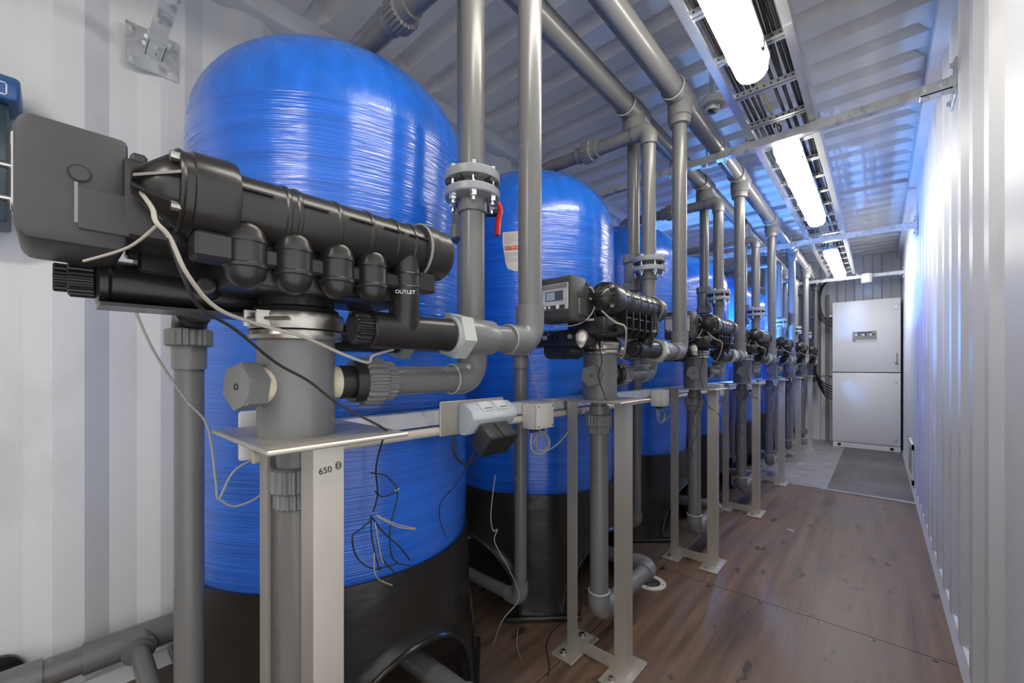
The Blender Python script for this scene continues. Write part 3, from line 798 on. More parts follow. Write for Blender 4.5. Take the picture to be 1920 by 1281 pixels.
part('union_end', 'pvc_fitting', feed, lambda m: m.cyl((-1.15, FY-0.014, BZ), (-1.113, FY-0.012, BZ), 0.040))
part('union_end', 'pvc_fitting', feed, lambda m: m.cyl((-1.067, FY-0.012, BZ), (-1.035, FY-0.011, BZ), 0.041))
fl = part('upper_flange', 'pvc_flange', feed, lambda m: m.lathe([(0.036, 1.590), (0.070, 1.592), (0.071, 1.596), (0.071, 1.611), (0.069, 1.614), (0.037, 1.614)], (FX, FY, 0), n=40))
fl2 = part('lower_flange', 'pvc_flange', feed, lambda m: m.lathe([(0.036, 1.548), (0.069, 1.550), (0.071, 1.553), (0.071, 1.568), (0.069, 1.571), (0.036, 1.571)], (FX, FY, 0), n=40))
part('flange_core', 'pvc_fitting', feed, lambda m: m.lathe([(0.044, 1.571), (0.046, 1.580), (0.044, 1.590)], (FX, FY, 0), n=28))
for i in range(10):
    a = 2*math.pi*i/10
    part('web', 'box_black', fl, lambda m: m.box((0.046, -0.002, 1.580), (0.067, 0.002, 1.593), Matrix.Translation((FX, FY, 0)) @ Matrix.Rotation(a, 4, 'Z') ), smooth=False)
bolts_on(fl2, FX, FY, 0.0565)
part('flange_socket', 'pvc_fitting', feed, lambda m: m.lathe([(0.037, 1.515), (0.038, 1.518), (0.038, 1.550)], (FX, FY, 0), n=28))
part('bottom_elbow', 'pvc_fitting', feed, lambda m: m.elbow((FX, FY, FZ), (0, 0, -1), (0, -1, 0), 0.038, 24, 0.022))
part('glue_ring', 'glue_bead', feed, lambda m: m.ring((FX-0.003, FY-0.068, FZ), (0, 1, 0), 0.0352, 0.003))
part('inlet_pipe', 'pvc', feed, lambda m: m.cyl((FX, FY-0.05, FZ), (CX+0.012, CY+0.16, FZ), PR))
part('union_nut', 'pvc_fitting', feed, lambda m: (fluted(m, (CX+0.010, CY+0.118, FZ), (CX+0.012, CY+0.160, FZ), 0.049, 0.004, 22), fluted(m, (CX+0.012, CY+0.158, FZ), (CX+0.013, CY+0.185, FZ), 0.041, 0.003, 22)))
part('union_end', 'valve_black', feed, lambda m: (m.cyl((CX+0.006, CY+0.072, FZ), (CX+0.008, CY+0.105, FZ), 0.0325), m.cyl((CX+0.008, CY+0.098, FZ), (CX+0.010, CY+0.120, FZ), 0.042)))
for k_ in range(1, NU): place(feed, k_, f'grey flanged pipe from the top of the {ORD[k_].replace(" and farthest", "")} tank down to its canister')
feed['label'] = 'grey flanged pipe in front of the nearest tank, with bolts and two elbows'
# raw water drop from header A with ball valve
AX, AY, HZ = -0.895, 0.805, 2.363
drop = thing('header_drop_pipe', (AX, AY, 1.188), '', 'pipe', 'drop pipes with ball valves below the tank-side header')
part('drop_pipe', 'pvc', drop, lambda m: (m.cyl((AX, AY, 1.66), (AX, AY, 2.27), 0.029), m.cyl((AX, AY, 1.24), (AX, AY, 1.50), 0.029)))
part('bottom_elbow', 'pvc_fitting', drop, lambda m: m.elbow((AX, AY, 1.188), (0, 0, -1), (0, -1, 0), 0.036, 20, 0.02))
part('inlet_pipe', 'pvc', drop, lambda m: m.cyl((AX, AY-0.05, 1.188), (-0.905, 0.606, 1.188), 0.029))
bv = part('ball_valve_body', 'pvc_fitting', drop, lambda m: m.lathe([(0.040, 1.525), (0.044, 1.54), (0.044, 1.61), (0.040, 1.625)], (AX, AY, 0), n=28))
for z0, z1 in ((1.485, 1.528), (1.622, 1.665)):
    part('union_nut', 'pvc_fitting', drop, lambda m: fluted(m, (AX, AY, z0), (AX, AY, z1), 0.049, 0.003, 22))
part('valve_stem', 'valve_black', bv, lambda m: m.cyl((AX+0.025, AY+0.025, 1.575), (AX+0.062, AY+0.062, 1.575), 0.016, n=16))
part('red_handle', 'red_plastic', bv, lambda m: m.tube(smooth_path([(AX+0.062, AY+0.062, 1.600), (AX+0.068, AY+0.068, 1.578), (AX+0.064, AY+0.064, 1.548), (AX+0.062, AY+0.062, 1.505)]), 0.009, 10))
for k_ in range(1, NU): place(drop, k_, f'grey drop pipe with ball valve from the tank-side header, {ORD[k_]} in the row')
drop['label'] = 'grey drop pipe with red handled ball valve behind the nearest flange'
# outlet riser to header B
BX, BY, OZ = -0.685, 0.838, 1.188
ris = thing('outlet_riser', (BX, BY, OZ), '', 'pipe', 'tall outlet risers up to the aisle-side header')
part('riser_pipe', 'pvc', ris, lambda m: m.cyl((BX, BY, OZ+0.06), (BX, BY, 2.29), PR))
part('riser_elbow', 'pvc_fitting', ris, lambda m: m.elbow((BX, BY, OZ), (0, 1, 0), (0, 0, 1), 0.0375, 24, 0.048))
part('outlet_pipe', 'pvc', ris, lambda m: m.cyl((-0.688, 0.69, OZ), (BX, BY-0.06, OZ), PR))
part('coupling', 'pvc_fitting', ris, lambda m: (m.lathe([(0.040, 0), (0.041, 0.004), (0.041, 0.082), (0.036, 0.09)], (-0.689, 0.6075, OZ), (0, 1, 0), 26),))
part('glue_ring', 'glue_bead', ris, lambda m: m.ring((BX, BY-0.088, OZ), (0, 1, 0), 0.0352, 0.003))
for k_ in range(1, NU): place(ris, k_, f'tall grey riser pipe to the aisle-side header, {ORD[k_]} in the row')
ris['label'] = 'tallest grey riser pipe, nearest, ending in an elbow beside the first valve'
# service pipe below the canister: down, along, and under the tank
SX, SYp = -0.797, 0.303
srv = thing('distributor_pipe', (SX, SYp, 0.16), '', 'pipe', 'pipes from the canisters down to the tank bottoms')
part('down_pipe', 'pvc', srv, lambda m: (m.cyl((SX, SYp, 0.24), (SX, SYp, 0.885), 0.0345), m.cyl((SX, SYp, 0.92), (SX, SYp, 0.989), 0.030)))
part('union_nut', 'pvc_fitting', srv, lambda m: (fluted(m, (SX, SYp, 0.895), (SX, SYp, 0.940), 0.051, 0.004, 22), m.cyl((SX, SYp, 0.94), (SX, SYp, 0.972), 0.037)))
part('union_end', 'pvc_fitting', srv, lambda m: fluted(m, (SX, SYp, 0.866), (SX, SYp, 0.897), 0.042, 0.003, 22))
part('floor_elbow', 'pvc_fitting', srv, lambda m: m.elbow((SX, SYp, 0.185), (0, 0, -1), (0, 1, 0), 0.041, 24, 0.035))
part('glue_ring', 'glue_bead', srv, lambda m: m.ring((SX, SYp, 0.266), (0, 0, 1), 0.039, 0.003))
part('floor_pipe', 'pvc', srv, lambda m: (m.cyl((SX, SYp+0.06, 0.185), (SX, 0.775-0.06, 0.185), 0.0345), m.cyl((SX-0.06, 0.775, 0.185), (-1.42, 0.76, 0.185), 0.0345)))
part('corner_elbow', 'pvc_fitting', srv, lambda m: m.elbow((SX, 0.775, 0.185), (0, 1, 0), (-1, 0, 0), 0.041, 24, 0.03))
part('riser_stub', 'pvc', srv, lambda m: (m.elbow((-1.46, 0.76, 0.185), (-1, 0, 0), (0, 0, 1), 0.041, 20, 0.03), m.cyl((-1.46, 0.76, 0.25), (-1.46, 0.76, 0.42), 0.0345)))
for k_ in range(1, NU): place(srv, k_, f'grey pipe from the {ORD[k_].replace(" and farthest", "")} stand plate down and under its tank')
srv['label'] = 'grey pipe with union nut inside the nearest stand, running under its tank'
# drain pipe in the gaps between the tanks
DX, DY, DZ = -1.10, 0.195, 0.165
drn = thing('drain_pipe', (DX, DY, DZ), '', 'pipe', 'vertical drain pipes in the gaps between the tanks')
part('down_pipe', 'pvc', drn, lambda m: m.cyl((DX, DY, DZ+0.05), (DX, DY, 1.155), 0.0262))
part('top_socket', 'pvc_fitting', drn, lambda m: (m.cyl((DX, DY, 1.115), (DX, DY, 1.165), 0.031), fluted(m, (DX, DY, 1.163), (DX, DY, 1.200), 0.042, 0.003, 22)))
part('floor_elbow', 'pvc_fitting', drn, lambda m: m.elbow((DX, DY, DZ), (0, 0, -1), (-1, 0, 0), 0.032, 20, 0.03))
part('floor_pipe', 'pvc', drn, lambda m: m.cyl((DX-0.05, DY, DZ), (-1.86, DY, DZ), 0.0262))
for k_ in range(1, NU): place(drn, k_, f'dark grey vertical drain pipe left of the {ORD[k_].replace(" and farthest", "")} tank')
drn['label'] = 'thick dark grey vertical drain pipe left of the nearest tank'
# floor header along the wall
fh = thing('floor_header_pipe', (-1.935, -0.9, 0.165), 'grey drain header pipe lying along the wall at floor level', 'pipe')
part('header_pipe', 'pvc', fh, lambda m: m.cyl((-1.935, -1.2, 0.165), (-1.935, 7.5, 0.165), 0.042))
for k_ in range(NU):
    yy = DY + PITCH*k_
    te = part('tee', 'pvc_fitting', fh, lambda m: (m.cyl((-1.935, yy-0.13, 0.165), (-1.935, yy+0.13, 0.165), 0.049), m.cyl((-1.935, yy, 0.165), (-1.855, yy, 0.165), 0.046)))
    part('bushing', 'pvc_fitting', te, lambda m: m.cyl((-1.856, yy, 0.165), (-1.842, yy, 0.165), 0.036))
part('coupling', 'pvc_fitting', fh, lambda m: m.cyl((-1.935, -0.30, 0.165), (-1.935, -0.02, 0.165), 0.049))
mono('wall_stub', 'base_black', (-2.0, -0.03, 0.17), 'black pipe sleeve through the wall above the floor header', 'pipe sleeve', lambda m: m.lathe([(0.050, 0), (0.056, 0.004), (0.056, 0.02), (0.044, 0.021)], (-2.045, -0.115, 0.165), (1, 0, 0), 28))
# ------------------------------------------------------------------ overhead headers
def header(name, xh, y_end, tees, label, k_t, end_drop):
    t = thing(name, (xh, 3.0, HZ), label, 'pipe', 'overhead header pipes')
    part('header_pipe', 'pvc', t, lambda m: m.cyl((xh, YB+0.3, HZ), (xh, y_end-0.07, HZ), 0.045, n=32))
    for yy in tees:
        te = part('tee', 'pvc_fitting', t, lambda m: (m.cyl((xh, yy-0.088, HZ), (xh, yy+0.088, HZ), 0.0535, n=32), m.cyl((xh, yy, HZ), (xh, yy, HZ-0.098), 0.0525, n=28)))
        part('glue_ring', 'glue_bead', te, lambda m: (m.ring((xh, yy-0.090, HZ), (0, 1, 0), 0.0505, 0.0035), ))
        part('reducer', 'pvc_fitting', te, lambda m: m.lathe([(0.036, -0.135), (0.045, -0.132), (0.047, -0.118), (0.047, -0.10), (0.05, -0.097)], (xh, yy, HZ), (0, 0, 1), 26))
    part('end_elbow', 'pvc_fitting', t, lambda m: m.elbow((xh, y_end, HZ), (0, 1, 0), (0, 0, -1), 0.0535, 28, 0.04))
    part('end_pipe', 'pvc', t, lambda m: m.cyl((xh, y_end, HZ-0.07), (xh, y_end, end_drop), 0.045, n=28))
header('aisle_side_header', BX, 7.55, [BY+PITCH*k_ for k_ in range(-1, NU)], 'thick grey overhead header pipe nearer the lamps, feeding the tall risers', 0, 0.9)
header('tank_side_header', AX, 7.50, [AY+PITCH*k_ for k_ in range(-1, NU)], 'thick grey overhead header pipe nearer the tanks, above the ball valves', 0, 0.9)
# ------------------------------------------------------------------ instrument rail with sockets and boxes
rail = thing('mounting_rail', (-0.95, 0.4, 0.975), 'galvanised channel rail fixed behind the stands at plate height', 'rail')
part('channel', 'galvanised', rail, lambda m: m.prism([(-0.935, 0.955), (-0.975, 0.955), (-0.975, 0.965), (-0.972, 0.965), (-0.972, 0.958), (-0.938, 0.958), (-0.938, 0.993), (-0.972, 0.993), (-0.972, 0.986), (-0.975, 0.986), (-0.975, 0.996), (-0.935, 0.996)], 1, 0.27, 7.1), smooth=False)
con = thing('cable_conduit', (-0.94, 0.1, 0.936), 'cream plastic conduit below the galvanised rail', 'conduit')
for k_ in range(NU):
    y0, y1 = (0.27 if k_ == 0 else PITCH*k_+0.12), PITCH*k_+1.205
    part('tube', 'conduit', con, lambda m: m.cyl((-0.945, y0, 0.936), (-0.945, min(y1, 7.1), 0.936), 0.0135, n=18))
    for yy in ((PITCH*k_+0.40, PITCH*k_+0.15) if k_ else (0.40,)):
        part('clip', 'pale_blue_plastic', con, lambda m: (m.box((-0.965, yy-0.012, 0.917), (-0.926, yy+0.012, 0.921)), m.box((-0.930, yy-0.012, 0.917), (-0.926, yy+0.012, 0.946)), m.box((-0.965, yy-0.012, 0.917), (-0.961, yy+0.012, 0.955))))
jb = thing('junction_box', (-0.905, 1.145, 0.902), '', 'junction box', 'cream junction boxes on the rail')
part('body', 'cream_plastic', jb, lambda m: m.rbox((-0.934, 1.098, 0.904), (-0.880, 1.198, 0.993), 0.004, 2))
lid = part('lid', 'cream_plastic', jb, lambda m: m.rbox((-0.8795, 1.099, 0.905), (-0.868, 1.197, 0.992), 0.003, 2))
for yy in (1.108, 1.188):
    for zz in (0.914, 0.983):
        part('screw', 'slot', lid, lambda m: m.cyl((-0.8682, yy, zz), (-0.8672, yy, zz), 0.003, n=8))
for yy in (1.118, 1.145, 1.178):
    part('cable_gland', 'cable_black', jb, lambda m: m.cyl((-0.905, yy, 0.890), (-0.905, yy, 0.905), 0.008, n=12))
for k_ in range(1, NU-1): place(jb, k_, f'small cream junction box on the rail before the {ORD[k_+1].replace(" and farthest", "")} stand')
jb['label'] = 'largest cream junction box on the rail, beside the double socket'
sp = thing('socket_plate', (-0.93, 0.865, 0.92), 'stainless back plate with white double socket on the rail', 'socket')
part('back_plate', 'stainless', sp, lambda m: m.rbox((-0.9345, 0.734, 0.920), (-0.9295, 0.998, 1.020), 0.002, 1))
sb = part('socket_body', 'pale_blue_plastic', sp, lambda m: rprism(m, [(-0.929, 1.012), (-0.900, 1.012), (-0.868, 0.990), (-0.860, 0.968), (-0.866, 0.960), (-0.905, 0.918), (-0.929, 0.918)], 1, 0.800, 0.992, 0.006, 2))
for yy in (0.868, 0.935):
    part('socket_lid', 'white_plastic', sb, lambda m: m.rbox((-0.028, yy-0.024, 0.0), (0.012, yy+0.024, 0.005), 0.003, 1, Matrix.Translation((-0.878, 0, 0.996)) @ Matrix.Rotation(R(34), 4, 'Y')))
    part('lid_hinge', 'panel_grey', sb, lambda m: m.box((0.004, yy-0.016, 0.005), (0.008, yy+0.016, 0.0065), Matrix.Translation((-0.878, 0, 0.996)) @ Matrix.Rotation(R(34), 4, 'Y')))
part('type_label', 'print_white', sb, lambda m: m.box((-0.8625, 0.885, 0.972), (-0.8612, 0.925, 0.984)))
part('plate_screw', 'steel_shiny', sp, lambda m: m.cyl((-0.9295, 0.762, 0.968), (-0.926, 0.762, 0.968), 0.005, n=10))
for i, yy in enumerate((0.858, 0.918)):
    tr = thing('plug_transformer', (-0.86, yy, 0.87), 'black plug transformer in the double socket, ' + ('camera side' if i == 0 else 'far side') + ' one', 'power adapter', 'black plug transformers')
    M = Matrix.Translation((-0.868, yy, 0.915)) @ Matrix.Rotation(R(38), 4, 'Y')
    part('case', 'box_black', tr, lambda m: m.rbox((-0.022, -0.028, -0.045), (0.040, 0.028, 0.030), 0.004, 2, M))
    part('face', 'cable_black', tr, lambda m: m.rbox((0.030, -0.0275, -0.0455), (0.0405, 0.0275, 0.0305), 0.002, 1, M))
    part('plug', 'white_plastic', tr, lambda m: m.cyl(M @ Vector((-0.045, 0, 0.0)), M @ Vector((-0.022, 0, 0.0)), 0.016, n=16))
# ------------------------------------------------------------------ switch cabinet
cb = thing('switch_cabinet', (-0.14, 7.35, 0.0), 'tall white two-door switch cabinet at the end of the aisle', 'cabinet')
cx0, cx1, cyf = -0.490, 0.212, 7.34
part('body', 'cabinet_paint', cb, lambda m: m.rbox((cx0, cyf+0.020, 0.078), (cx1, 7.80, 2.025), 0.004, 1))
pn = part('plinth', 'cabinet_paint', cb, lambda m: m.rbox((cx0+0.004, cyf+0.004, 0.001), (cx1, 7.80, 0.074), 0.003, 1))
for xx in (cx0+0.075, cx1-0.085):
    part('plinth_hole', 'dark_gap', pn, lambda m: m.lathe([(0.021, 0), (0.021, 0.001)], (xx, cyf+0.0025, 0.037), (0, 1, 0), 20))
ud = part('upper_door', 'cabinet_paint', cb, lambda m: m.rbox((cx0, cyf-0.002, 1.050), (cx1, cyf+0.018, 2.024), 0.004, 2))
ld = part('lower_door', 'cabinet_paint', cb, lambda m: m.rbox((cx0, cyf-0.002, 0.080), (cx1, cyf+0.018, 1.038), 0.004, 2))
part('door_gap', 'dark_gap', cb, lambda m: m.box((cx0+0.002, cyf+0.004, 1.037), (cx1-0.002, cyf+0.019, 1.051)))
wx0, wx1, wz0, wz1 = -0.272, -0.022, 1.462, 1.602
wf = part('window_frame', 'cabinet_paint', ud, lambda m: (m.box((wx0-0.008, cyf-0.006, wz0-0.008), (wx1+0.008, cyf-0.001, wz0)), m.box((wx0-0.008, cyf-0.006, wz1), (wx1+0.008, cyf-0.001, wz1+0.008)), m.box((wx0-0.008, cyf-0.006, wz0), (wx0, cyf-0.001, wz1)), m.box((wx1, cyf-0.006, wz0), (wx1+0.008, cyf-0.001, wz1))), smooth=False)
part('window_pane', 'glass_dark', ud, lambda m: m.box((wx0, cyf-0.004, wz0), (wx1, cyf-0.0015, wz1)))
part('cover_strip', 'panel_grey', ud, lambda m: m.box((wx0+0.02, cyf-0.0052, wz0+0.035), (wx1-0.006, cyf-0.0041, wz0+0.078)))
part('cover_strip', 'panel_pale', ud, lambda m: m.box((wx0+0.035, cyf-0.0052, wz0+0.002), (wx1-0.006, cyf-0.0041, wz0+0.028)))
for i in range(8):
    part('breaker', ['white_plastic', 'cable_black', 'panel_grey'][i % 3], ud, lambda m: m.box((wx0+0.03+i*0.025, cyf-0.0056, wz0+0.082), (wx0+0.05+i*0.025, cyf-0.0041, wz0+0.106)))
part('wiring_strip', 'cable_black', ud, lambda m: m.box((wx0+0.05, cyf-0.0052, wz0+0.112), (wx1-0.05, cyf-0.0041, wz0+0.128)))
part('terminal_strip', 'cable_yellow', ud, lambda m: m.box((wx1-0.045, cyf-0.0054, wz0+0.118), (wx1-0.008, cyf-0.0041, wz0+0.124)))
for dr, zz in ((ud, 1.905), (ld, 0.915), (ld, 0.155)):
    part('lock', 'steel_shiny', dr, lambda m: (m.cyl((cx1-0.045, cyf-0.002, zz), (cx1-0.045, cyf-0.010, zz), 0.011, n=16), m.box((cx1-0.047, cyf-0.012, zz-0.006), (cx1-0.043, cyf-0.009, zz+0.006))))
part('handle', 'panel_grey', ud, lambda m: (m.rbox((cx1-0.055, cyf-0.020, 1.160), (cx1-0.030, cyf-0.002, 1.178), 0.003, 1), m.rbox((cx1-0.043, cyf-0.026, 1.165), (cx1-0.035, cyf-0.018, 1.30), 0.003, 1)))
# cables into the cabinet side
labs_lo = ['uppermost', 'second', 'third', 'fourth', 'fifth', 'lowest']
for i in range(6):
    z1 = 0.83 - 0.038*i
    pts = smooth_path([(-0.70-0.004*i, 7.42+0.012*i, 1.35), (-0.70, 7.42+0.012*i, 1.12), (-0.665, 7.43+0.012*i, 0.99-0.02*i), (-0.59, 7.45+0.012*i, 0.885-0.036*i), (cx0+0.005, 7.47+0.012*i, z1)])
    mono('supply_cable', 'cable_black', (-0.6, 7.45, z1), f'black cable curving into the lower cabinet side, {labs_lo[i]} of six', 'cable', lambda m: m.tube(pts, 0.008, 8), 'black cables entering the cabinet low down')
for i in range(4):
    pts = smooth_path([(-0.42-0.01*i, 7.2, 2.36), (-0.52, 7.32, 2.35), (-0.615-0.012*i, 7.45, 2.25), (-0.64-0.012*i, 7.47, 2.05), (-0.60-0.01*i, 7.48, 1.86-0.02*i), (cx0+0.005, 7.5, 1.80-0.035*i)])
    mono('tray_cable', 'cable_black', (-0.6, 7.45, 1.9), f'black cable hanging from the tray to the cabinet, {["outer", "second", "third", "innermost"][i]} of four', 'cable', lambda m: m.tube(pts, 0.008, 8), 'black cables from the tray to the cabinet')
pts = smooth_path([(-0.69, 7.5, 1.1), (-0.66, 7.52, 0.8), (-0.60, 7.53, 0.62), (cx0+0.005, 7.55, 0.585)])
mono('earth_lead', 'cable_yellow', (-0.6, 7.5, 0.6), 'yellow earth lead below the cabinet cables', 'cable', lambda m: m.tube(pts, 0.004, 8))
# wall channels at the end wall
for zz, lb in ((1.885, 'galvanised channel on the end wall left of the cabinet, upper'), (1.005, 'galvanised channel on the end wall left of the cabinet, lower')):
    mono('wall_channel', 'galvanised', (-0.7, YE-0.06, zz), lb, 'channel', lambda m: m.rbox((-1.1, YE-0.056, zz-0.02), (-0.50, YE-0.031, zz+0.02), 0.003, 1), 'wall channels beside the cabinet')
mono('conduit_riser', 'pvc_flange', (-0.57, 7.74, 0.0), 'pale conduit standing against the end wall beside the cabinet', 'conduit', lambda m: m.cyl((-0.575, 7.745, 0.001), (-0.575, 7.745, 2.2), 0.022))
# ------------------------------------------------------------------ sensors, vents, drains, odds and ends
sd = thing('smoke_detector', (-0.66, 2.33, 2.52), 'white round smoke detector hanging under the roof beside the cable tray', 'detector')
part('mount', 'white_plastic', sd, lambda m: m.lathe([(0.058, 0.0), (0.060, 0.004), (0.060, 0.036), (0.056, 0.04)], (-0.66, 2.33, 2.50), n=28))
part('sensor_head', 'steel_shiny', sd, lambda m: m.lathe([(0.020, -0.034), (0.034, -0.028), (0.040, -0.012), (0.040, 0.001)], (-0.66, 2.33, 2.50), n=24))
part('hanger', 'galvanised', sd, lambda m: (m.box((-0.672, 2.318, 2.540), (-0.648, 2.342, ZC)), m.box((-0.66, 2.318, 2.543), (TX0-0.001, 2.342, 2.546))))
hs = thing('heat_sensor', (-0.122, 7.0, 2.235), 'small white cylinder sensor hanging on the far cross beam', 'sensor')
part('sensor_body', 'white_plastic', hs, lambda m: m.lathe([(0.045, -0.055), (0.054, -0.045), (0.056, 0.0), (0.056, 0.055), (0.05, 0.062)], (-0.118, 7.02-0.075, 2.250), n=24))
part('sensor_clip', 'galvanised', hs, lambda m: m.box((-0.13, 6.99, 2.27), (-0.106, 7.012, 2.300)))
vg = thing('wall_vent', (XR, 5.45, 0.25), 'white framed ventilation grille low on the aisle wall', 'vent')
part('frame', 'white_plastic', vg, lambda m: (m.box((XR-0.014, 5.14, 0.055), (XR-0.001, 5.20, 0.415)), m.box((XR-0.014, 5.72, 0.055), (XR-0.001, 5.78, 0.415)), m.box((XR-0.014, 5.14, 0.055), (XR-0.001, 5.78, 0.10)), m.box((XR-0.014, 5.14, 0.37), (XR-0.001, 5.78, 0.415))), smooth=False)
part('backing', 'dark_gap', vg, lambda m: m.box((XR-0.003, 5.19, 0.09), (XR-0.001, 5.73, 0.38)))
for i in range(9):
    part('slat', 'panel_grey', vg, lambda m: m.box((XR-0.011, 5.195, 0.105+0.03*i), (XR-0.004, 5.725, 0.118+0.03*i)), smooth=False)
def floor_drain(x, y, label):
    t = thing('floor_drain', (x, y, 0.0), label, 'drain', 'round floor drains')
    z0 = 0.0045 if y > 4.7 else 0.0005
    part('rim', 'cream_plastic', t, lambda m: m.lathe([(0.052, z0), (0.078, z0), (0.078, z0+0.004), (0.075, z0+0.006), (0.052, z0+0.006), (0.050, z0+0.002)], (x, y, 0), n=36, caps=False))
    part('cap', 'base_black', t, lambda m: m.lathe([(0.051, z0+0.0005), (0.051, z0+0.003), (0.047, z0+0.0045)], (x, y, 0), n=32))
    for i in range(3):
        part('groove', 'panel_grey', t, lambda m: m.ring((x, y, z0+0.0045), (0, 0, 1), 0.014+0.012*i, 0.0008, 24, 5))
    for a in (0.2, 1.8, 3.3, 4.9):
        part('screw', 'print_black', t, lambda m: m.cyl((x+0.064*math.cos(a), y+0.064*math.sin(a), z0+0.005), (x+0.064*math.cos(a), y+0.064*math.sin(a), z0+0.0067), 0.004, n=8))
floor_drain(-0.885, 2.065, 'round floor drain with cream rim behind the second stand')
floor_drain(-0.955, 6.196, 'far round floor drain on the grey steel sheet')
mono('floor_scrap', 'white_plastic', (-0.452, 3.364, 0.0), 'small white scrap strip lying on the brown floor', 'scrap', lambda m: m.rbox((-0.025, -0.005, 0.0005), (0.025, 0.005, 0.004), 0.001, 1, Matrix.Translation((-0.452, 3.364, 0)) @ Matrix.Rotation(R(-28), 4, 'Z')))
# controller pump at the left edge of the picture
dp = thing('dosing_pump', (-1.92, -0.2, 1.5), 'blue topped dosing pump on the wall at the left picture edge', 'pump')
part('lid', 'pump_blue', dp, lambda m: rprism(m, [(-2.018, 1.89), (-1.835, 1.875), (-1.835, 1.925), (-1.86, 1.955), (-2.018, 1.962)], 1, -0.40, -0.062, 0.010, 3))
part('lid_print', 'print_white', dp, lambda m: (m.box((-1.8352, -0.19, 1.886), (-1.8345, -0.085, 1.889)), m.box((-1.8352, -0.19, 1.919), (-1.8345, -0.085, 1.922)), m.box((-1.8352, -0.088, 1.886), (-1.8345, -0.085, 1.922)), m.box((-1.8352, -0.18, 1.905), (-1.8345, -0.125, 1.912)), m.box((-1.8352, -0.17, 1.895), (-1.8345, -0.10, 1.900))))
part('case', 'pump_dark', dp, lambda m: m.rbox((-2.018, -0.40, 1.535), (-1.87, -0.085, 1.890), 0.008, 2))
part('label_plate', 'white_plastic', dp, lambda m: m.box((-1.871, -0.24, 1.790), (-1.868, -0.10, 1.850)))
for i in range(3):
    part('label_mark', 'print_black', dp, lambda m: m.box((-1.8682, -0.20+0.035*i, 1.805), (-1.8676, -0.18+0.035*i, 1.832)))
for zz in (1.70, 1.605):
    part('hose_fitting', 'steel_shiny', dp, lambda m: m.cyl((-1.868, -0.16, zz), (-1.868, -0.078, zz), 0.009, n=12))
part('dial', 'pump_dark', dp, lambda m: m.cyl((-1.93, -0.16, 1.955), (-1.93, -0.16, 1.985), 0.055, 0.04, n=24))
part('knob', 'yellow_knob', dp, lambda m: m.cyl((-1.93, -0.165, 1.985), (-1.93, -0.165, 2.0), 0.028, n=20))
# tank strap brackets (white clips behind the nearest stand)
mono('tank_clip', 'white_plastic', (-0.99, 0.37, 0.93), 'white plastic clip block on the rail behind the nearest stand', 'clip', lambda m: m.rbox((-0.99, 0.255, 0.925), (-0.976, 0.30, 1.028), 0.006, 2))
# ------------------------------------------------------------------ loose wires
def wire(name, m, r, pts, label, sub=6, n=7):
    b = pts[0]
    mono(name, m, b, label, 'wire', lambda mb: mb.tube(smooth_path(pts, sub), r, n))
wire('sensor_wire', 'cable_beige', 0.0027, [(-0.708, 0.066, 1.358), (-0.628, 0.076, 1.306), (-0.602, 0.077, 1.282), (-0.602, 0.089, 1.267), (-0.610, 0.107, 1.228), (-0.642, 0.143, 1.196), (-0.670, 0.201, 1.181), (-0.675, 0.264, 1.167), (-0.684, 0.333, 1.141), (-0.696, 0.384, 1.128), (-0.701, 0.397, 1.141), (-0.708, 0.444, 1.154)], 'beige wire looping in front of the nearest control valve')
wire('sensor_wire', 'cable_beige', 0.0016, [(-0.606, 0.079, 1.280), (-0.641, 0.058, 1.257), (-0.684, 0.024, 1.242)], 'short pale wire end left of the nearest control valve')
wire('signal_wire', 'cable_black', 0.0022, [(-0.602, 0.088, 1.267), (-0.612, 0.105, 1.221), (-0.634, 0.125, 1.193), (-0.657, 0.168, 1.170), (-0.676, 0.224, 1.126), (-0.685, 0.275, 1.097), (-0.684, 0.326, 1.055), (-0.684, 0.404, 1.009), (-0.740, 0.452, 0.985), (-0.90, 0.535, 0.94), (-0.93, 0.535, 0.87), (-0.94, 0.545, 0.80), (-0.935, 0.53, 0.76)], 'thin black wire hanging across the nearest grey canister')
tangles = [[(-0.935, 0.524, 0.858), (-0.94, 0.57, 0.84), (-0.935, 0.597, 0.80), (-0.94, 0.56, 0.79), (-0.935, 0.535, 0.81)],
           [(-0.935, 0.597, 0.798), (-0.94, 0.60, 0.77), (-0.94, 0.58, 0.70), (-0.94, 0.59, 0.62), (-0.93, 0.65, 0.58), (-0.935, 0.684, 0.531)],
           [(-0.935, 0.524, 0.752), (-0.94, 0.56, 0.70), (-0.93, 0.603, 0.65), (-0.94, 0.64, 0.60)],
           [(-0.935, 0.53, 0.745), (-0.94, 0.50, 0.725), (-0.935, 0.476, 0.715), (-0.94, 0.49, 0.66), (-0.935, 0.53, 0.62), (-0.93, 0.60, 0.61)],
           [(-0.935, 0.524, 0.75), (-0.94, 0.530, 0.69), (-0.935, 0.545, 0.615), (-0.94, 0.55, 0.61)],
           [(-0.935, 0.54, 0.69), (-0.94, 0.56, 0.63), (-0.935, 0.615, 0.56), (-0.94, 0.66, 0.525)]]
tg = thing('wire_tangle', (-0.935, 0.535, 0.76), 'tangle of thin black wires hanging in front of the nearest tank', 'wire')
for p in tangles:
    part('strand', 'cable_black', tg, lambda m: m.tube(smooth_path(p), 0.0018, 6))
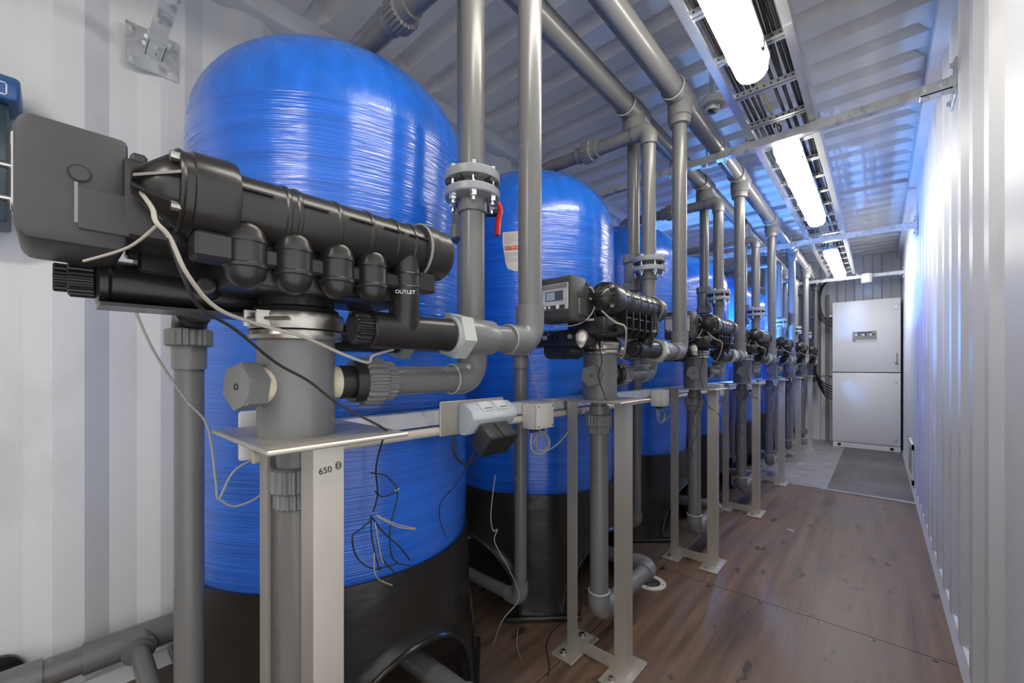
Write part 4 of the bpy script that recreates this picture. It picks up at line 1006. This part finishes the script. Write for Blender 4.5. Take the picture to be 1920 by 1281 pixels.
for p in ([(-0.93, 0.535, 0.752), (-0.925, 0.59, 0.715), (-0.92, 0.643, 0.690)], [(-0.93, 0.535, 0.750), (-0.925, 0.59, 0.709), (-0.92, 0.643, 0.687)], [(-0.93, 0.532, 0.735), (-0.93, 0.545, 0.66), (-0.93, 0.555, 0.625)], [(-0.93, 0.53, 0.66), (-0.93, 0.535, 0.60), (-0.93, 0.58, 0.56)]):
    part('bare_end', 'copper_strand', tg, lambda m: m.tube(smooth_path(p), 0.0016, 6))
part('crimp', 'steel_shiny', tg, lambda m: m.cyl((-0.938, 0.590, 0.797), (-0.938, 0.604, 0.800), 0.004, n=8))
wire('drain_wire', 'cable_grey', 0.0022, [(-0.95, 0.094, 1.219), (-0.955, 0.12, 1.146), (-0.96, 0.165, 1.059), (-0.955, 0.197, 1.007), (-0.95, 0.209, 0.903), (-0.95, 0.214, 0.866), (-0.95, 0.24, 0.915), (-0.95, 0.285, 0.93), (-0.95, 0.30, 0.89), (-0.95, 0.285, 0.855), (-0.95, 0.24, 0.844), (-0.95, 0.214, 0.866)], 'grey wire drooping in a loop beside the thick drain pipe')
wire('adapter_cable', 'cable_black', 0.0035, [(-0.905, 0.765, 0.925), (-0.90, 0.758, 0.883), (-0.90, 0.787, 0.843), (-0.90, 0.829, 0.836), (-0.90, 0.847, 0.866)], 'black cable loop under the double socket')
wire('adapter_wire', 'cable_black', 0.0016, [(-0.89, 0.83, 0.87), (-0.905, 0.81, 0.82), (-0.93, 0.79, 0.77), (-0.97, 0.77, 0.72), (-0.99, 0.78, 0.66), (-0.985, 0.80, 0.60)], 'thin black wire below the double socket, hanging before the nearest tank')
bc = thing('box_cable_coil', (-0.905, 1.145, 0.89), '', 'wire', 'grey cable loops under the junction boxes')
part('loop', 'cable_grey', bc, lambda m: m.tube(smooth_path([(-0.905, 1.118, 0.892), (-0.90, 1.104, 0.858), (-0.90, 1.115, 0.825), (-0.90, 1.16, 0.808), (-0.90, 1.205, 0.822), (-0.90, 1.212, 0.85), (-0.90, 1.18, 0.878), (-0.90, 1.14, 0.878), (-0.90, 1.115, 0.85)]), 0.0035, 8))
part('loop', 'cable_grey', bc, lambda m: m.tube(smooth_path([(-0.905, 1.145, 0.892), (-0.903, 1.14, 0.86), (-0.903, 1.15, 0.825), (-0.903, 1.20, 0.815), (-0.903, 1.27, 0.83), (-0.905, 1.345, 0.87), (-0.93, 1.39, 0.90)]), 0.003, 8))
part('loop', 'cable_grey', bc, lambda m: m.tube(smooth_path([(-0.905, 1.178, 0.892), (-0.903, 1.21, 0.86), (-0.903, 1.20, 0.83), (-0.903, 1.18, 0.812)]), 0.003, 8))
for k_ in range(1, NU-1): place(bc, k_, f'grey cable loops under the junction box before the {ORD[k_+1].replace(" and farthest", "")} stand')
bc['label'] = 'grey cable loops under the largest junction box'
wire('hanging_wire', 'cable_grey', 0.0018, [(-0.97, 1.18, 1.17), (-0.97, 1.20, 1.10), (-0.96, 1.23, 1.0)], 'thin pale wire from the second valve down to the junction box')
wire('hanging_wire', 'cable_grey', 0.0020, [(-1.03, 1.062, 0.729), (-1.035, 1.045, 0.597), (-1.03, 1.050, 0.535), (-1.03, 1.073, 0.530), (-1.03, 1.059, 0.490), (-1.03, 1.13, 0.375), (-1.02, 1.181, 0.244), (-1.05, 1.12, 0.17), (-1.13, 1.15, 0.02)], 'pale wire dangling in front of the second tank base')
wire('floor_wire', 'cable_grey', 0.0020, [(-1.149, 1.327, 0.006), (-1.10, 1.26, 0.006), (-1.06, 1.22, 0.006), (-1.02, 1.19, 0.006)], 'short pale wire offcut on the floor by the second tank')
wire('floor_wire', 'cable_black', 0.0022, [(-0.98, 1.58, 0.30), (-0.985, 1.56, 0.15), (-0.99, 1.55, 0.01), (-1.03, 1.46, 0.006), (-1.0, 1.33, 0.006), (-0.92, 1.24, 0.006), (-0.89, 1.19, 0.006)], 'black wire trailing on the floor beside the second stand')
vw = thing('valve_wire', (-0.73, 0.12, 1.34), '', 'wire', 'beige wires on the finned valves')
part('lead', 'cable_beige', vw, lambda m: m.tube(smooth_path([(-0.71, 0.068, 1.345), (-0.69, 0.082, 1.335), (-0.665, 0.092, 1.30), (-0.635, 0.12, 1.265), (-0.612, 0.140, 1.252), (-0.610, 0.150, 1.225), (-0.635, 0.19, 1.175), (-0.67, 0.235, 1.148), (-0.68, 0.245, 1.155)]), 0.003, 7))
part('lead', 'cable_grey', vw, lambda m: m.tube(smooth_path([(-0.715, 0.066, 1.375), (-0.695, 0.078, 1.375), (-0.685, 0.085, 1.33), (-0.70, 0.075, 1.285), (-0.73, 0.04, 1.256), (-0.79, 0.0, 1.250)]), 0.0024, 7))
part('lead', 'cable_black', vw, lambda m: m.tube(smooth_path([(-0.69, 0.085, 1.30), (-0.68, 0.088, 1.25), (-0.70, 0.13, 1.20), (-0.715, 0.18, 1.14), (-0.735, 0.19, 1.09), (-0.73, 0.215, 1.03), (-0.725, 0.225, 1.002)]), 0.0018, 7))
vw['_k'] = 1
vw.location = Vector(vw['_base']) + Vector((0, PITCH, 0))
for k_ in range(2, NU): place(vw, k_, f'beige and grey wires on the {ORD[k_].replace(" and farthest", "")} control valve')
vw['label'] = 'beige and grey wires on the second control valve'
hw = thing('stand_wire', (-0.70, 0.27, 0.98), '', 'wire', 'thin black wires hanging on the far stands')
part('lead', 'cable_black', hw, lambda m: m.tube(smooth_path([(-0.74, 0.20, 1.0), (-0.735, 0.195, 0.985), (-0.72, 0.23, 0.95), (-0.71, 0.26, 0.90), (-0.665, 0.29, 0.86), (-0.663, 0.325, 0.80), (-0.664, 0.31, 0.70), (-0.664, 0.325, 0.64)]), 0.0018, 6))
part('lead', 'cable_black', hw, lambda m: m.tube(smooth_path([(-0.735, 0.20, 0.985), (-0.76, 0.25, 0.90), (-0.79, 0.26, 0.82), (-0.76, 0.24, 0.75), (-0.80, 0.25, 0.66), (-0.77, 0.24, 0.60)]), 0.0016, 6))
hw['_k'] = 2
hw.location = Vector(hw['_base']) + Vector((0, PITCH*2, 0))
for k_ in range(3, 6): place(hw, k_, f'thin black wires hanging at the {ORD[k_]} stand')
hw['label'] = 'thin black wires hanging at the third stand'
for yc, nm in ((2.51, 'middle'), (5.18, 'smallest')):
    wire('lamp_lead', 'cable_black', 0.004, [(TX0+0.11, yc-0.01, TZ+0.04), (-0.41, yc+0.02, TZ+0.075), (-0.385, yc+0.05, TZ+0.06), (-0.383, yc-0.035, 2.298)], f'short black lead from the cable tray to the {nm} lamp')
# ------------------------------------------------------------------ unseen lamp added in place of a flash, between the fourth and fifth tank
wl = thing('flash_lamp', (-1.0, 4.45, 0.0), 'unseen blue lamp standing in for a flash between the fourth and fifth tank', 'lamp')
part('base', 'box_black', wl, lambda m: m.lathe([(0.06, 0.001), (0.06, 0.01), (0.02, 0.02)], (-1.0, 4.45, 0), n=20))
part('post', 'galvanised', wl, lambda m: m.cyl((-1.0, 4.45, 0.02), (-1.0, 4.45, 1.25), 0.01, n=12))
part('shield_dish', 'box_black', wl, lambda m: m.lathe([(0.02, 1.24), (0.07, 1.285), (0.082, 1.318), (0.078, 1.318), (0.066, 1.292), (0.02, 1.285)], (-1.0, 4.45, 0), n=28))  # dish shaped to keep the added light off the floor
part('lamp_lens', 'flash_lens', wl, lambda m: m.lathe([(0.022, 0), (0.022, 0.010), (0.012, 0.014)], (-1.0, 4.45, 1.286), n=16))
ld_ = bpy.data.lights.new('flash_lamp_light', 'POINT'); ld_.energy = FLASH_LAMP_W; ld_.color = (0.12, 0.38, 1.0); ld_.shadow_soft_size = 0.03
lo_ = bpy.data.objects.new('flash_lamp_light', ld_); COL.objects.link(lo_); lo_.parent = wl; lo_.location = (0, 0, 1.345)
# tidy helper properties
for o in bpy.data.objects:
    for key in ('_base', '_k'):
        if key in o: del o[key]
